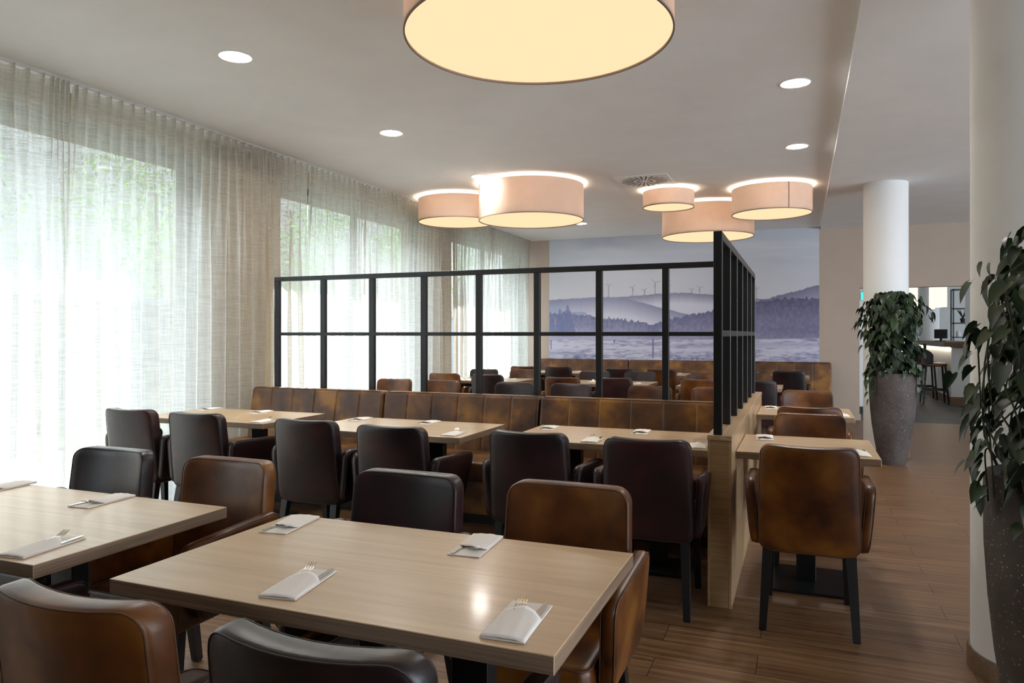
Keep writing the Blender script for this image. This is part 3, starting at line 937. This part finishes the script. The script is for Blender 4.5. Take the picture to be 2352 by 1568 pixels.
for kind, x, yb, f, lb in (
        ('tan', -4.30, 7.19, -1, 'brown armchair behind the bench alone in front of the curtains, left of the others'),
        ('tan', -3.655, 7.10, -1, 'cognac armchair just behind the bench in the fourth opening of the frame, lower one'),
        ('dark', -2.79, 7.09, -1, 'dark armchair just behind the bench between the fifth and sixth frame posts'),
        ('dark', -2.18, 7.11, -1, 'dark armchair just behind the bench right of the sixth frame post'),
        ('tan', -1.37, 7.11, -1, 'cognac armchair just behind the bench at the last frame post'),
        ('tan', -.76, 7.13, -1, 'cognac armchair just behind the bench by the frame corner'),
        ('tan', -4.32, 8.36, 1, 'cognac armchair in the fourth frame opening, upper one by the curtains'),
        ('dark', -3.68, 8.29, 1, 'dark armchair half hidden by the fifth frame post'),
        ('tan', -2.62, 8.08, 1, 'cognac armchair right of the sixth frame post, above a dark one'),
        ('dark', -2.03, 8.23, 1, 'dark armchair right of the seventh frame post'),
        ('tan', -1.06, 8.30, 1, 'cognac armchair in the last frame opening with a table left of it'),
        ('dark', -.455, 8.30, 1, 'dark armchair just right of the black frame corner'),
        ('dark', -4.28, 9.65, -1, 'far dark armchair close to the curtains above the hidden one at the fifth post'),
        ('tan', -3.69, 9.74, -1, 'cognac armchair left of the sixth frame post, lower of two'),
        ('dark', -2.62, 9.64, -1, 'dark armchair left of the seventh frame post, facing the viewer'),
        ('dark', -2.01, 9.70, -1, 'dark armchair with a bluish sheen between the seventh and last frame posts'),
        ('tan', -1.16, 9.79, -1, 'cognac armchair in the last frame opening, the farther one left of the corner'),
        ('tan', -.555, 9.87, -1, 'cognac armchair partly hidden right behind the frame corner'),
        ('tan', -4.09, 10.65, 1, 'far cognac armchair left of the sixth frame post, upper of two'),
        ('dark', -3.53, 10.71, 1, 'far dark armchair with its back to us below the left end of the mural'),
        ('dark', -2.50, 10.49, 1, 'far dark armchair right of the seventh frame post before the mural bench'),
        ('tan', -1.90, 10.60, 1, 'far cognac armchair at the last frame post, in front of the mural bench'),
        ('dark', -.76, 10.66, 1, 'far dark armchair mostly hidden behind the frame corner'),
        ('dark', -.16, 10.62, 1, 'far dark armchair at right in front of the end of the mural bench')):
    chair(kind, x, yb, f, lb, G4)

# ---------------------------------------------------------------- tables
def make_table(w, d, posts):
    root = empty('dining_table', (0, 0, 0), 0, 'x', 'table')
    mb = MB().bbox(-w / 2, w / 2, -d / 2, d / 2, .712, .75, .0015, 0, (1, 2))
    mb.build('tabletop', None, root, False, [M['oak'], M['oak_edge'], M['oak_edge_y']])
    for px_ in posts:
        ped = MB().bbox(px_ - .05, px_ + .05, -.03, .03, .014, .70, .002).bbox(px_ - .16, px_ + .16, -.2, .2, .70, .712, .001)
        ped.build('pedestal', M['black_metal'], root)
        bd = .23 if len(posts) == 1 else .188
        MB().bbox(px_ - .2, px_ + .2, -bd, bd, 0, .014, .003).build('base_plate', M['black_metal'], root)
    return root
T12 = make_table(1.18, .70, (-.26, .26)); T7 = make_table(.685, .70, (0,))
u12 = u7 = False
for x, y, lb, g in ((-1.028, 1.66, 'big light oak table in the middle foreground with four napkins', 'front tables'),
                    (-2.49, 1.66, 'light oak table at the left edge reflecting the window', 'front tables'),
                    (-4.02, 4.31, 'oak bench table nearest to the curtains', 'tables along the long bench'),
                    (-2.47, 4.21, 'oak bench table in the middle of the long bench', 'tables along the long bench'),
                    (-1.04, 4.28, 'oak bench table touching the oak partition', 'tables along the long bench'),
                    (-4.0, 9.02, 'far oak table by the curtains, seen through the frame', 'tables behind the frame'),
                    (-2.31, 9.02, 'far oak table seen right of the sixth and seventh frame posts', 'tables behind the frame'),
                    (-.79, 9.0, 'far oak table behind the frame corner', 'tables behind the frame'),
                    (-3.72, 11.25, 'farthest oak table below the left end of the mural', 'tables behind the frame'),
                    (-2.19, 11.22, 'farthest oak table below the middle of the mural', 'tables behind the frame'),
                    (-.48, 11.3, 'farthest oak table below the right end of the mural', 'tables behind the frame')):
    place(T12, not u12, (x, y, 0), 0, lb, g); u12 = True
for x, y, lb in ((.025, 4.31, 'small square oak table right of the partition in front of the big cognac armchair'),
                 (.025, 6.20, 'small square oak table farther along the aisle, right of the partition')):
    place(T7, not u7, (x, y, 0), 0, lb, 'small tables in the aisle'); u7 = True

# ---------------------------------------------------------------- napkins with cutlery
def make_napkin():
    w, l = .095, .208
    root = empty('folded_napkin', (0, 0, 0), 0, 'x', 'napkin')
    def sheet(y0, y1, zf, curve, thick):
        vs = []; fs = []; nx, ny = 12, 10
        for top in (1, 0):
            for j in range(ny + 1):
                for i in range(nx + 1):
                    a = i / nx; b = j / ny; x = (a - .5) * w
                    yy = y0 + (y1 - y0 - curve * (4 * (a - .42) ** 2)) * b
                    vs.append((x, yy, zf(a, b) + (thick if top else 0)))
        n1 = (nx + 1) * (ny + 1)
        for j in range(ny):
            for i in range(nx):
                q = j * (nx + 1) + i
                fs.append((q, q + 1, q + nx + 2, q + nx + 1)); fs.append((n1 + q + nx + 1, n1 + q + nx + 2, n1 + q + 1, n1 + q))
        rim = [i for i in range(nx + 1)] + [(j + 1) * (nx + 1) - 1 for j in range(1, ny + 1)] + [ny * (nx + 1) + i for i in range(nx - 1, -1, -1)] + [j * (nx + 1) for j in range(ny - 1, 0, -1)]
        for k in range(len(rim)):
            a, b = rim[k], rim[(k + 1) % len(rim)]
            fs.append((a, n1 + a, n1 + b, b))
        return vs, fs
    vs, fs = sheet(-l / 2, l / 2, lambda a, b: .0006, 0, .0028)
    mesh_obj('base_layer', vs, fs, M['paper'], root, False)
    vs, fs = sheet(-l / 2, .052, lambda a, b: .0036 + .010 * (sin(pi * min(1, max(0, a))) ** 1.2) * (.25 + .75 * b ** 1.5) + .0006 * sin(a * 19 + b * 5), .028, .0022)
    mesh_obj('pocket', vs, fs, M['paper'], root, True)
    return root
def make_fork():
    mb = MB()
    # handle, neck and head as a flat strip following a gentle curve
    st = [(-.080, .0035, .0062, .0009), (-.05, .0042, .0055, .0010), (.0, .0062, .0028, .0014), (.022, .009, .0026, .0014), (.034, .0105, .0075, .0010), (.043, .0100, .0120, .0008), (.052, .0098, .0122, .0008)]
    k = 0
    vs = []; fs = []
    for y, z, h, t in st: vs += [(-h, y, z - t), (h, y, z - t), (h, y, z + t), (-h, y, z + t)]
    for i in range(len(st) - 1):
        for q in range(4):
            fs.append((4 * i + q, 4 * i + (q + 1) % 4, 4 * i + 4 + (q + 1) % 4, 4 * i + 4 + q))
    fs += [(3, 2, 1, 0), tuple(4 * (len(st) - 1) + q for q in range(4))]
    mb.add(vs, fs)
    for k in range(4):
        x = -.0100 + k * .00667
        pr = [(.050, .0098, .0017), (.066, .0118, .0016), (.082, .0165, .0013), (.096, .0230, .0008)]
        vs = []; fs = []
        for y, z, h in pr: vs += [(x - h, y, z - .0007), (x + h, y, z - .0007), (x + h, y, z + .0007), (x - h, y, z + .0007)]
        for i in range(len(pr) - 1):
            for q in range(4): fs.append((4 * i + q, 4 * i + (q + 1) % 4, 4 * i + 4 + (q + 1) % 4, 4 * i + 4 + q))
        fs += [(3, 2, 1, 0), tuple(4 * (len(pr) - 1) + q for q in range(4))]
        mb.add(vs, fs)
    return tag(mb.build('fork', M['steel']), 'x', 'fork')
def make_knife():
    root = empty('knife', (0, 0, 0), 0, 'x', 'knife')
    MB().bbox(-.006, .006, -.088, .0, .0018, .0040, .001).build('handle', M['steel'], root)
    pr = [(-.006, 0), (.008, 0), (.0085, .04), (.0065, .085), (.001, .108), (-.006, .098)]
    vs = [(x, y, .0030 + max(0, y) * .03) for x, y in pr] + [(x, y, .0040 + max(0, y) * .03) for x, y in pr]; n = len(pr)
    fs = [tuple(range(n))[::-1], tuple(range(n, 2 * n))] + [(i, (i + 1) % n, n + (i + 1) % n, n + i) for i in range(n)]
    MB().add(vs, fs).build('blade', M['steel'], root)
    return root
NP, FK, KN = make_napkin(), make_fork(), make_knife()
first = True
def setting(x, y, deg, where, g='table settings'):
    global first
    rz = radians(deg); z = .7503
    def loc(dx, dy, dz=0): return (x + dx * cos(rz) - dy * sin(rz), y + dx * sin(rz) + dy * cos(rz), z + dz)
    place(NP, first, loc(0, 0), rz, 'paper napkin ' + where, 'folded napkins holding cutlery')
    place(FK, first, loc(-.012, 0, .001), rz + radians(2), 'fork ' + where, 'forks')
    place(KN, first, loc(.028, .004, .001), rz - radians(4), 'knife ' + where, 'knives')
    first = False
setting(-1.147, 1.455, 9, 'at the near left of the big middle table')
setting(-.563, 1.44, 3, 'at the near right corner of the big middle table')
setting(-1.53, 1.895, 188, 'at the far left corner of the big middle table')
setting(-.876, 1.908, 184, 'at the far right of the big middle table')
setting(-2.035, 1.432, 7, 'at the near right corner of the left front table')
setting(-2.387, 1.905, 184, 'at the far side of the left front table, close to the dark armchair')
setting(-2.97, 1.93, 186, 'at the far left of the left front table, cut by the picture edge')
setting(-4.5, 4.56, 182, 'at the curtain end of the window bench table')
setting(-3.95, 4.53, 184, 'at the bench side of the window bench table')
setting(-3.52, 4.08, 4, 'at the near right corner of the window bench table')
setting(-2.95, 4.42, 184, 'at the far left of the middle bench table')
setting(-2.40, 4.43, 183, 'at the far side of the middle bench table towards its right')
setting(-1.985, 3.99, 4, 'at the near right corner of the middle bench table')
setting(-1.53, 4.47, 184, 'at the far left corner of the bench table by the partition')
setting(-1.125, 4.06, 3, 'at the near side of the bench table by the partition, in its middle')
setting(-.93, 4.50, 183, 'at the bench side of the table by the partition, right of its middle')
setting(-.525, 4.06, 5, 'on the near side of the bench table, right against the partition')
setting(-.20, 4.53, 184, 'at the far left of the first small aisle table')
setting(.275, 4.10, 3, 'at the near right of the first small aisle table')
setting(-.235, 6.40, 184, 'at the far left of the second small aisle table')
setting(.285, 6.0, 2, 'at the near right of the second small aisle table')
setting(-4.30, 9.24, 180, 'on the far table by the curtains at its left')
setting(-3.60, 9.03, 0, 'on the far table by the curtains at its right')
setting(-4.0, 11.42, 180, 'on the farthest left table, left one under the mural')
setting(-3.42, 11.42, 180, 'on the farthest left table, right one under the mural')
setting(-2.49, 9.0, 0, 'on the far table seen right of the sixth post, left one')
setting(-1.88, 8.9, 0, 'on the far table seen right of the seventh post, right one')
setting(-1.78, 11.4, 180, 'on the farthest middle table at its right end')
setting(-.45, 11.5, 180, 'on the farthest right table below the mural end')

# ---------------------------------------------------------------- benches
def bench(x0, x1, ybk, label, group, ch=.227, top=.893, zseat=.462, depth=.60):
    """banquette unit: ybk = rear plane of the back cushion at the top, seat towards -Y"""
    w = x1 - x0
    root = empty('banquette_bench', ((x0 + x1) / 2, ybk - .3, 0), 0, label, 'bench', group)
    nch = max(1, int(round(w / ch))); seams = [-w / 2 + w * k / nch for k in range(1, nch)]
    hz = (top - .42) / 2
    ex = []
    for s in seams: ex += [s - .03, s - .014, s - .010, s - .004, s, s + .004, s + .010, s + .014, s + .03]
    def bk(x, y, z):
        s = (z + hz) / (2 * hz)
        g = 0
        if y < 0:
            d = min([abs(x - q) for q in seams] + [9])
            g = .005 * max(0, 1 - d / .011)
        return (x, y + g + .3 - .06 - .085 * (1 - s), z + .42 + hz)
    vs, fs = rbox(w / 2 - .003, .055, hz, .022, .03, 'y', (nch * 2, 1, 8), bk, {'x': ex})
    b = mesh_obj('backrest', vs, fs, M['bench'], root, True)
    p = MB()
    for s in seams:
        p.tube([bk(s, -.0535, -hz + .02 + (2 * hz - .03) * k / 6) for k in range(7)], .0016, 4)
    if seams: p.build('channel_stitching', M['seam'], b)
    ptop = MB().tube([bk(a, -.05, hz - .003) for a in np.linspace(-w / 2 + .03, w / 2 - .03, 14)], .002, 5)
    ptop.build('piping', M['seam'], b, True)
    hd = (depth - .08) / 2
    def se(x, y, z): return (x, y + .3 - .08 - hd - .05, z + zseat - .07 + (.010 * (1 - min(1, (y / hd) ** 2)) if z > 0 else 0))
    vs, fs = rbox(w / 2 - .003, hd, .07, .03, .035, 'z', (nch * 2, 6, 1), se)
    s_ = mesh_obj('seat', vs, fs, M['bench'], root, True)
    p = MB().tube([se(a, -hd + .004, .045) for a in np.linspace(-w / 2 + .03, w / 2 - .03, 14)], .002, 5)
    p.build('piping', M['seam'], s_, True)
    MB().box(-w / 2, w / 2, .3 - depth + .03, .3 - .10, .08, zseat - .14).build('bench_front', M['bench'], root)
    MB().box(-w / 2 + .02, w / 2 - .02, .3 - depth + .08, .3 - .10, 0, .08).build('plinth', M['black_wood'], root)
for x0, x1, lb in ((-4.575, -3.203, 'brown leather bench section at the curtain end of the long bench'),
                   (-3.200, -1.838, 'middle section of the long brown leather bench'),
                   (-1.835, -.448, 'brown leather bench section ending at the oak partition')):
    bench(x0, x1, 5.262, lb, 'sections of the long bench')
for x0, x1, lb in ((-4.46, -2.81, 'leather bench section under the left end of the mural'),
                   (-2.807, -1.18, 'leather bench section under the middle of the mural'),
                   (-1.177, .45, 'leather bench section under the right end of the mural')):
    bench(x0, x1, 12.62, lb, 'bench sections under the mural', .2715, .915)

# ---------------------------------------------------------------- oak partitions with black steel frames
pw = empty('oak_partition', (-.378, 3.73, 0), 0, 'low oak clad partition with a flat cap running back along the aisle', 'partition')
MB().box(-.046, .046, .004, 2.93, 0, .835).build('core_panel', M['oak_post'], pw)
MB().bbox(-.058, -.044, 0, 2.94, 0, .835, .001).build('side_panel', M['oak_wall'], pw)
MB().bbox(.044, .058, 0, 2.94, 0, .835, .001).build('side_panel', M['oak_wall'], pw)
MB().bbox(-.060, .060, -.006, 2.95, .835, .860, .0015).build('cap_board', M['oak_wall'], pw)
MB().box(-.0005, .0015, .0, 2.94, .8598, .8606).build('cap_groove', M['seam_dark'], pw)
pb = empty('oak_bench_partition', (-2.5, 5.325, 0), 0, 'low oak clad partition right behind the long leather bench', 'partition')
MB().bbox(-2.08, 2.06, -.052, .052, 0, .850, .001).build('core_panel', M['oak_wall'], pb)
MB().bbox(-2.09, 2.06, -.058, .058, .850, .872, .0015).build('cap_board', M['oak_wall'], pb)

fs_ = empty('side_steel_frame', (-.388, 3.76, .86), 0, 'black steel grid frame standing on the oak partition along the aisle', 'frame')
H1 = 1.882 - .86
for k in range(7):
    y = .46 * k
    MB().bbox(-.021, .021, y - .02, y + .02, 0, H1 - .042 if k else H1 - .042, .0015).build('post', M['black_metal'], fs_)
MB().bbox(-.021, .021, -.02, .46 * 6 + .02, H1 - .042, H1, .0015).build('top_rail', M['black_metal'], fs_)
for k in range(6):
    MB().bbox(-.019, .019, .46 * k + .02, .46 * k + .44, .493, .525, .0012).build('middle_rail', M['black_metal'], fs_)
fb = empty('bench_steel_frame', (-4.44, 5.325, .872), 0, 'black steel grid frame standing behind the long leather bench', 'frame')
H2 = 1.885 - .872
xs_ = [.0, .505, 1.01, 1.515, 2.02, 2.52, 3.02, 3.52]
for x in xs_:
    MB().bbox(x - .024, x + .024, -.02, .02, 0, H2 - .04, .0015).build('post', M['black_metal'], fb)
MB().bbox(-.024, 4.03, -.02, .02, H2 - .04, H2, .0015).build('top_rail', M['black_metal'], fb)
for k, x in enumerate(xs_):
    x1 = xs_[k + 1] - .024 if k < 7 else 4.03
    MB().bbox(x + .024, x1, -.018, .018, .480, .510, .0012).build('middle_rail', M['black_metal'], fb)

# ---------------------------------------------------------------- potted plants
def planter(name, x, y, label, seed, nleaf, prof, size, trail, rz=0, vines=26, hang=()):
    R = random.Random(seed)
    root = empty(name, (x, y, 0), rz, label, 'potted plant')
    p = [(.0, .0), (.118, 0), (.126, .012), (.150, .12), (.175, .26), (.198, .42), (.214, .58), (.224, .74), (.2265, .88), (.225, .935), (.219, .955), (.208, .958), (.200, .950), (.198, .90)]
    auto_smooth(MB().lathe(p, 72).build('pot', M['pot'], root), 50)
    MB().cyl(0, 0, .89, .91, .199, n=48).build('soil', M['soil'], root)
    zt = prof[-1][0]
    MB().cyl(0, 0, .90, zt - .12, .045, .04, 14).build('moss_pole', M['trunk'], root)
    def rad(z):
        for (z0, r0), (z1, r1) in zip(prof, prof[1:]):
            if z0 <= z <= z1: return r0 + (r1 - r0) * (z - z0) / (z1 - z0)
        return prof[-1][1]
    st = MB(); lf = MB()
    for _ in range(vines):
        w = R.uniform(0, 2 * pi); z0 = R.uniform(prof[0][0] + .25, zt); L = R.uniform(.3, .7)
        pts = []
        for k in range(12):
            f = k / 11; z = z0 + .04 * sin(f * pi) - L * f
            if z < prof[0][0]: break
            rr = rad(max(prof[0][0], min(zt, z))) * min(.98, .25 + f * 1.6)
            ww = w + .35 * sin(f * 4 + w * 3)
            if z < .97 and rr < .24: rr = .24
            pts.append((rr * cos(ww), rr * sin(ww), z))
        if len(pts) > 2: st.tube(pts, .0028, 5)
    def leaf(pt, nrm, s):
        tip = Vector((nrm.x * .45 + R.uniform(-.35, .35), nrm.y * .45 + R.uniform(-.35, .35), -1 + R.uniform(-.1, .5)))
        leaf_card(lf, pt, s, nrm + Vector((R.uniform(-.5, .5), R.uniform(-.5, .5), R.uniform(0, .6))), tip, True, R.uniform(.3, .7), R.uniform(.05, .3))
    for _ in range(nleaf):
        z = prof[0][0] + (zt - prof[0][0]) * R.random() ** .9
        w = R.uniform(0, 2 * pi)
        rr = rad(z) * (1 + .16 * sin(3 * w + z * 9 + seed) + .10 * sin(7 * w - z * 13)) * (R.uniform(.72, 1.04) if R.random() < .72 else R.choice((R.uniform(.3, .8), R.uniform(1.02, 1.28))))
        if z < .985: rr = max(rr, .235)
        s = size * R.uniform(.65, 1.15)
        pt = Vector((rr * cos(w), rr * sin(w), z + s * .4))
        leaf(pt, Vector((cos(w), sin(w), .35)), s)
    for w, z0, L, out in hang:
        pts = []; rr = .20
        for k in range(10):
            f = k / 9
            a = rr + out * sin(min(1, f * 1.5) * pi / 2)
            pts.append((a * cos(w + .2 * f), a * sin(w + .2 * f), z0 + .05 * sin(f * pi) - L * f * f))
        st.tube(pts, .0024, 5)
        for k in range(2, 10):
            q = Vector(pts[k]); nn = Vector((cos(w) + R.uniform(-.8, .8), sin(w) + R.uniform(-.8, .8), .2))
            leaf(q + nn.normalized() * .02, nn, size * R.uniform(.7, 1.0))
    # crown
    for _ in range(int(nleaf * .07)):
        w = R.uniform(0, 2 * pi); rr = rad(zt) * R.random() ** .5
        leaf(Vector((rr * cos(w), rr * sin(w), zt + R.uniform(-.02, .05))), Vector((cos(w) * .5, sin(w) * .5, 1)), size * R.uniform(.7, 1))
    st.build('stems', M['stem'], root, True)
    lf.build('foliage', M['leaf'], root, True)
    root.children[-1]['kind'] = 'stuff'
planter('potted_philodendron', .894, 8.54, 'leafy climbing plant in a tapered grey terrazzo pot before the farther white column', 5, 760,
        [(.93, .17), (1.05, .195), (1.2, .20), (1.4, .235), (1.54, .27), (1.66, .24), (1.76, .13)], .088, 0,
        hang=((radians(200), .97, .30, .06), (radians(215), .97, .2, .05), (radians(330), .97, .22, .04)))
planter('potted_philodendron', .735, 2.53, 'large trailing heart-leaf plant in a speckled grey pot at the right edge', 9, 620,
        [(.96, .20), (1.05, .225), (1.15, .235), (1.28, .225), (1.40, .21), (1.5, .19), (1.6, .15), (1.70, .08)], .066, 0, vines=70,
        hang=((radians(215), .98, .14, .03), (radians(245), .98, .18, .03), (radians(185), 1.0, .12, .04), (radians(195), 1.1, .2, .05), (radians(180), 1.35, .2, .05)))

# ---------------------------------------------------------------- bar beyond the opening
bar = empty('bar_counter', (2.63, 15.95, 0), 0, 'white bar counter with a dark top and a lit strip under its overhang', 'bar counter')
MB().box(.05, .55, .05, 3.9, .16, 1.10).box(.55, 2.6, .05, .55, .16, 1.10).build('body', M['white'], bar)
MB().box(.03, .57, .03, 3.92, 0, .16).box(.57, 2.62, .03, .57, 0, .16).build('plinth', M['base_brown'], bar)
MB().bbox(-.10, .65, -.05, 3.95, 1.115, 1.215, .004).bbox(.65, 2.7, -.05, .65, 1.115, 1.215, .004).build('counter_top', M['base_brown'], bar)
MB().box(.0, .03, .05, 3.9, 1.095, 1.112).build('light_strip', emit('bar_strip_glow', (1, .86, .66), 5), bar)
def make_stool():
    root = empty('bar_stool', (0, 0, 0), 0, 'x', 'bar stool')
    vs, fs = rbox(.20, .20, .035, .02, .05, 'z', (4, 4, 1), lambda x, y, z: (x, y, z + .765))
    mesh_obj('seat', vs, fs, M['tan'], root, True)
    def sh(x, y, z):
        a = x / .235 * 1.35
        return ((.215 + y) * sin(a) * 1.05, -(.20 + y) * cos(a) * (1 if abs(a) < 1.6 else .9) , z * (1 - .35 * (abs(a) / 1.35) ** 2) + .93 - .05 * (abs(a) / 1.35) ** 2)
    vs, fs = rbox(.235, .016, .16, .012, .05, 'y', (12, 1, 5), sh)
    mesh_obj('backrest', vs, fs, M['dark'], root, True)
    for sx in (-1, 1):
        for sy in (-1, 1):
            q = lambda cx_, cy_, h: [(cx_ - h, cy_ - h), (cx_ + h, cy_ - h), (cx_ + h, cy_ + h), (cx_ - h, cy_ + h)]
            MB().prism([(x, y, 0) for x, y in q(sx * .215, sy * .215, .014)], [(x, y, .735) for x, y in q(sx * .165, sy * .165, .018)]).build('leg', M['black_wood'], root)
    f = MB()
    a = .198
    f.box(-a, a, -a - .01, -a + .01, .30, .325).box(-a, a, a - .01, a + .01, .22, .245)
    f.box(-a - .01, -a + .01, -a, a, .26, .285).box(a - .01, a + .01, -a, a, .26, .285)
    f.build('footrest', M['black_wood'], root)
    return root
so = make_stool()
place(so, True, (2.44, 16.33, 0), radians(-90), 'black bar stool nearest to the corner of the bar counter', 'bar stools')
place(so, False, (2.40, 17.35, 0), radians(-90), 'black bar stool farther along the counter, partly behind the first', 'bar stools')
tl_m = emit('tube_lamp_glow', (1.0, .90, .76), .42)
def tube_lamp(x, y, zb, zt, r, label):
    root = empty('tube_pendant', (x, y, ZR), 0, label, 'pendant lamp', 'white tube pendants over the bar')
    auto_smooth(MB().cyl(0, 0, zb - ZR, zt - ZR, r, n=24).build('lamp_tube', tl_m, root))
    MB().cyl(0, 0, zt - ZR, -.0, .004, n=6).build('cord', M['black_metal'], root)
for x, y, zb, lb in ((2.61, 17.74, 1.90, 'white tube pendant at the left of the three over the bar corner'),
                     (2.735, 17.78, 1.935, 'white tube pendant in the middle of the three over the bar corner'),
                     (2.85, 17.83, 1.945, 'white tube pendant at the right of the three over the bar corner'),
                     (2.55, 20.35, 1.915, 'left one of the two farther tube pendants beside the plant'),
                     (2.655, 20.42, 1.92, 'right one of the two farther tube pendants beside the plant')):
    tube_lamp(x, y, zb, zb + .75, .058, lb)
sh = empty('bar_shelf', (3.48, 20.6, 0), 0, 'open dark metal shelf on the wall behind the bar', 'shelf')
sm_ = MB()
for x in (0, .42, .72): sm_.box(x, x + .03, 0, .03, 0, 2.48).box(x, x + .03, .30, .33, 0, 2.48)
sm_.build('uprights', M['frame_out'], sh)
for z in (.9, 1.27, 1.62, 1.98, 2.45): MB().box(0, .75, 0, .33, z, z + .03).build('shelf_board', M['frame_out'], sh)
pl = empty('small_aloe', (3.72, 20.74, 1.65), 0, 'small spiky plant on the shelf behind the bar', 'plant')
MB().cyl(0, 0, 0, .11, .05, .065, 16).build('pot', M['black_metal'], pl)
al = MB()
for k in range(11):
    w = k * 2.4; o_ = .05 + .015 * (k % 4)
    al.tube([(0, 0, .1), (o_ * cos(w), o_ * sin(w), .22), (2.4 * o_ * cos(w), 2.4 * o_ * sin(w), .34)], [.012, .010, .001], 4)
al.build('foliage', M['leaf'], pl)
tm = empty('till_screen', (2.70, 17.25, 1.215), radians(-15), 'black till screen standing on the bar counter', 'screen')
MB().bbox(-.10, .10, -.10, .10, 0, .015).box(-.02, .02, 0, .02, .015, .1).build('stand', M['black_metal'], tm)
MB().bbox(-.12, .12, -.02, .005, .06, .25, .004).build('display', M['black_metal'], tm)
bo = empty('glass_jar', (3.62, 20.72, 1.30), 0, 'small pale jar on the lower shelf behind the bar', 'jar')
auto_smooth(MB().lathe([(0, 0), (.05, 0), (.055, .02), (.055, .10), (.04, .13), (.04, .15), (0, .15)], 20).build('body', M['white'], bo))
ex = empty('exit_sign', (.985, 13.94, 2.02), 0, 'small glowing green emergency exit sign behind the farther column', 'exit sign')
MB().bbox(-.02, .14, -.01, .03, -.07, .08, .003).build('housing', M['trim_white'], ex)
MB().box(-.015, .135, -.013, -.010, -.06, .07).build('sign_face', emit('exit_green', (.02, .55, .30), 1.2), ex)
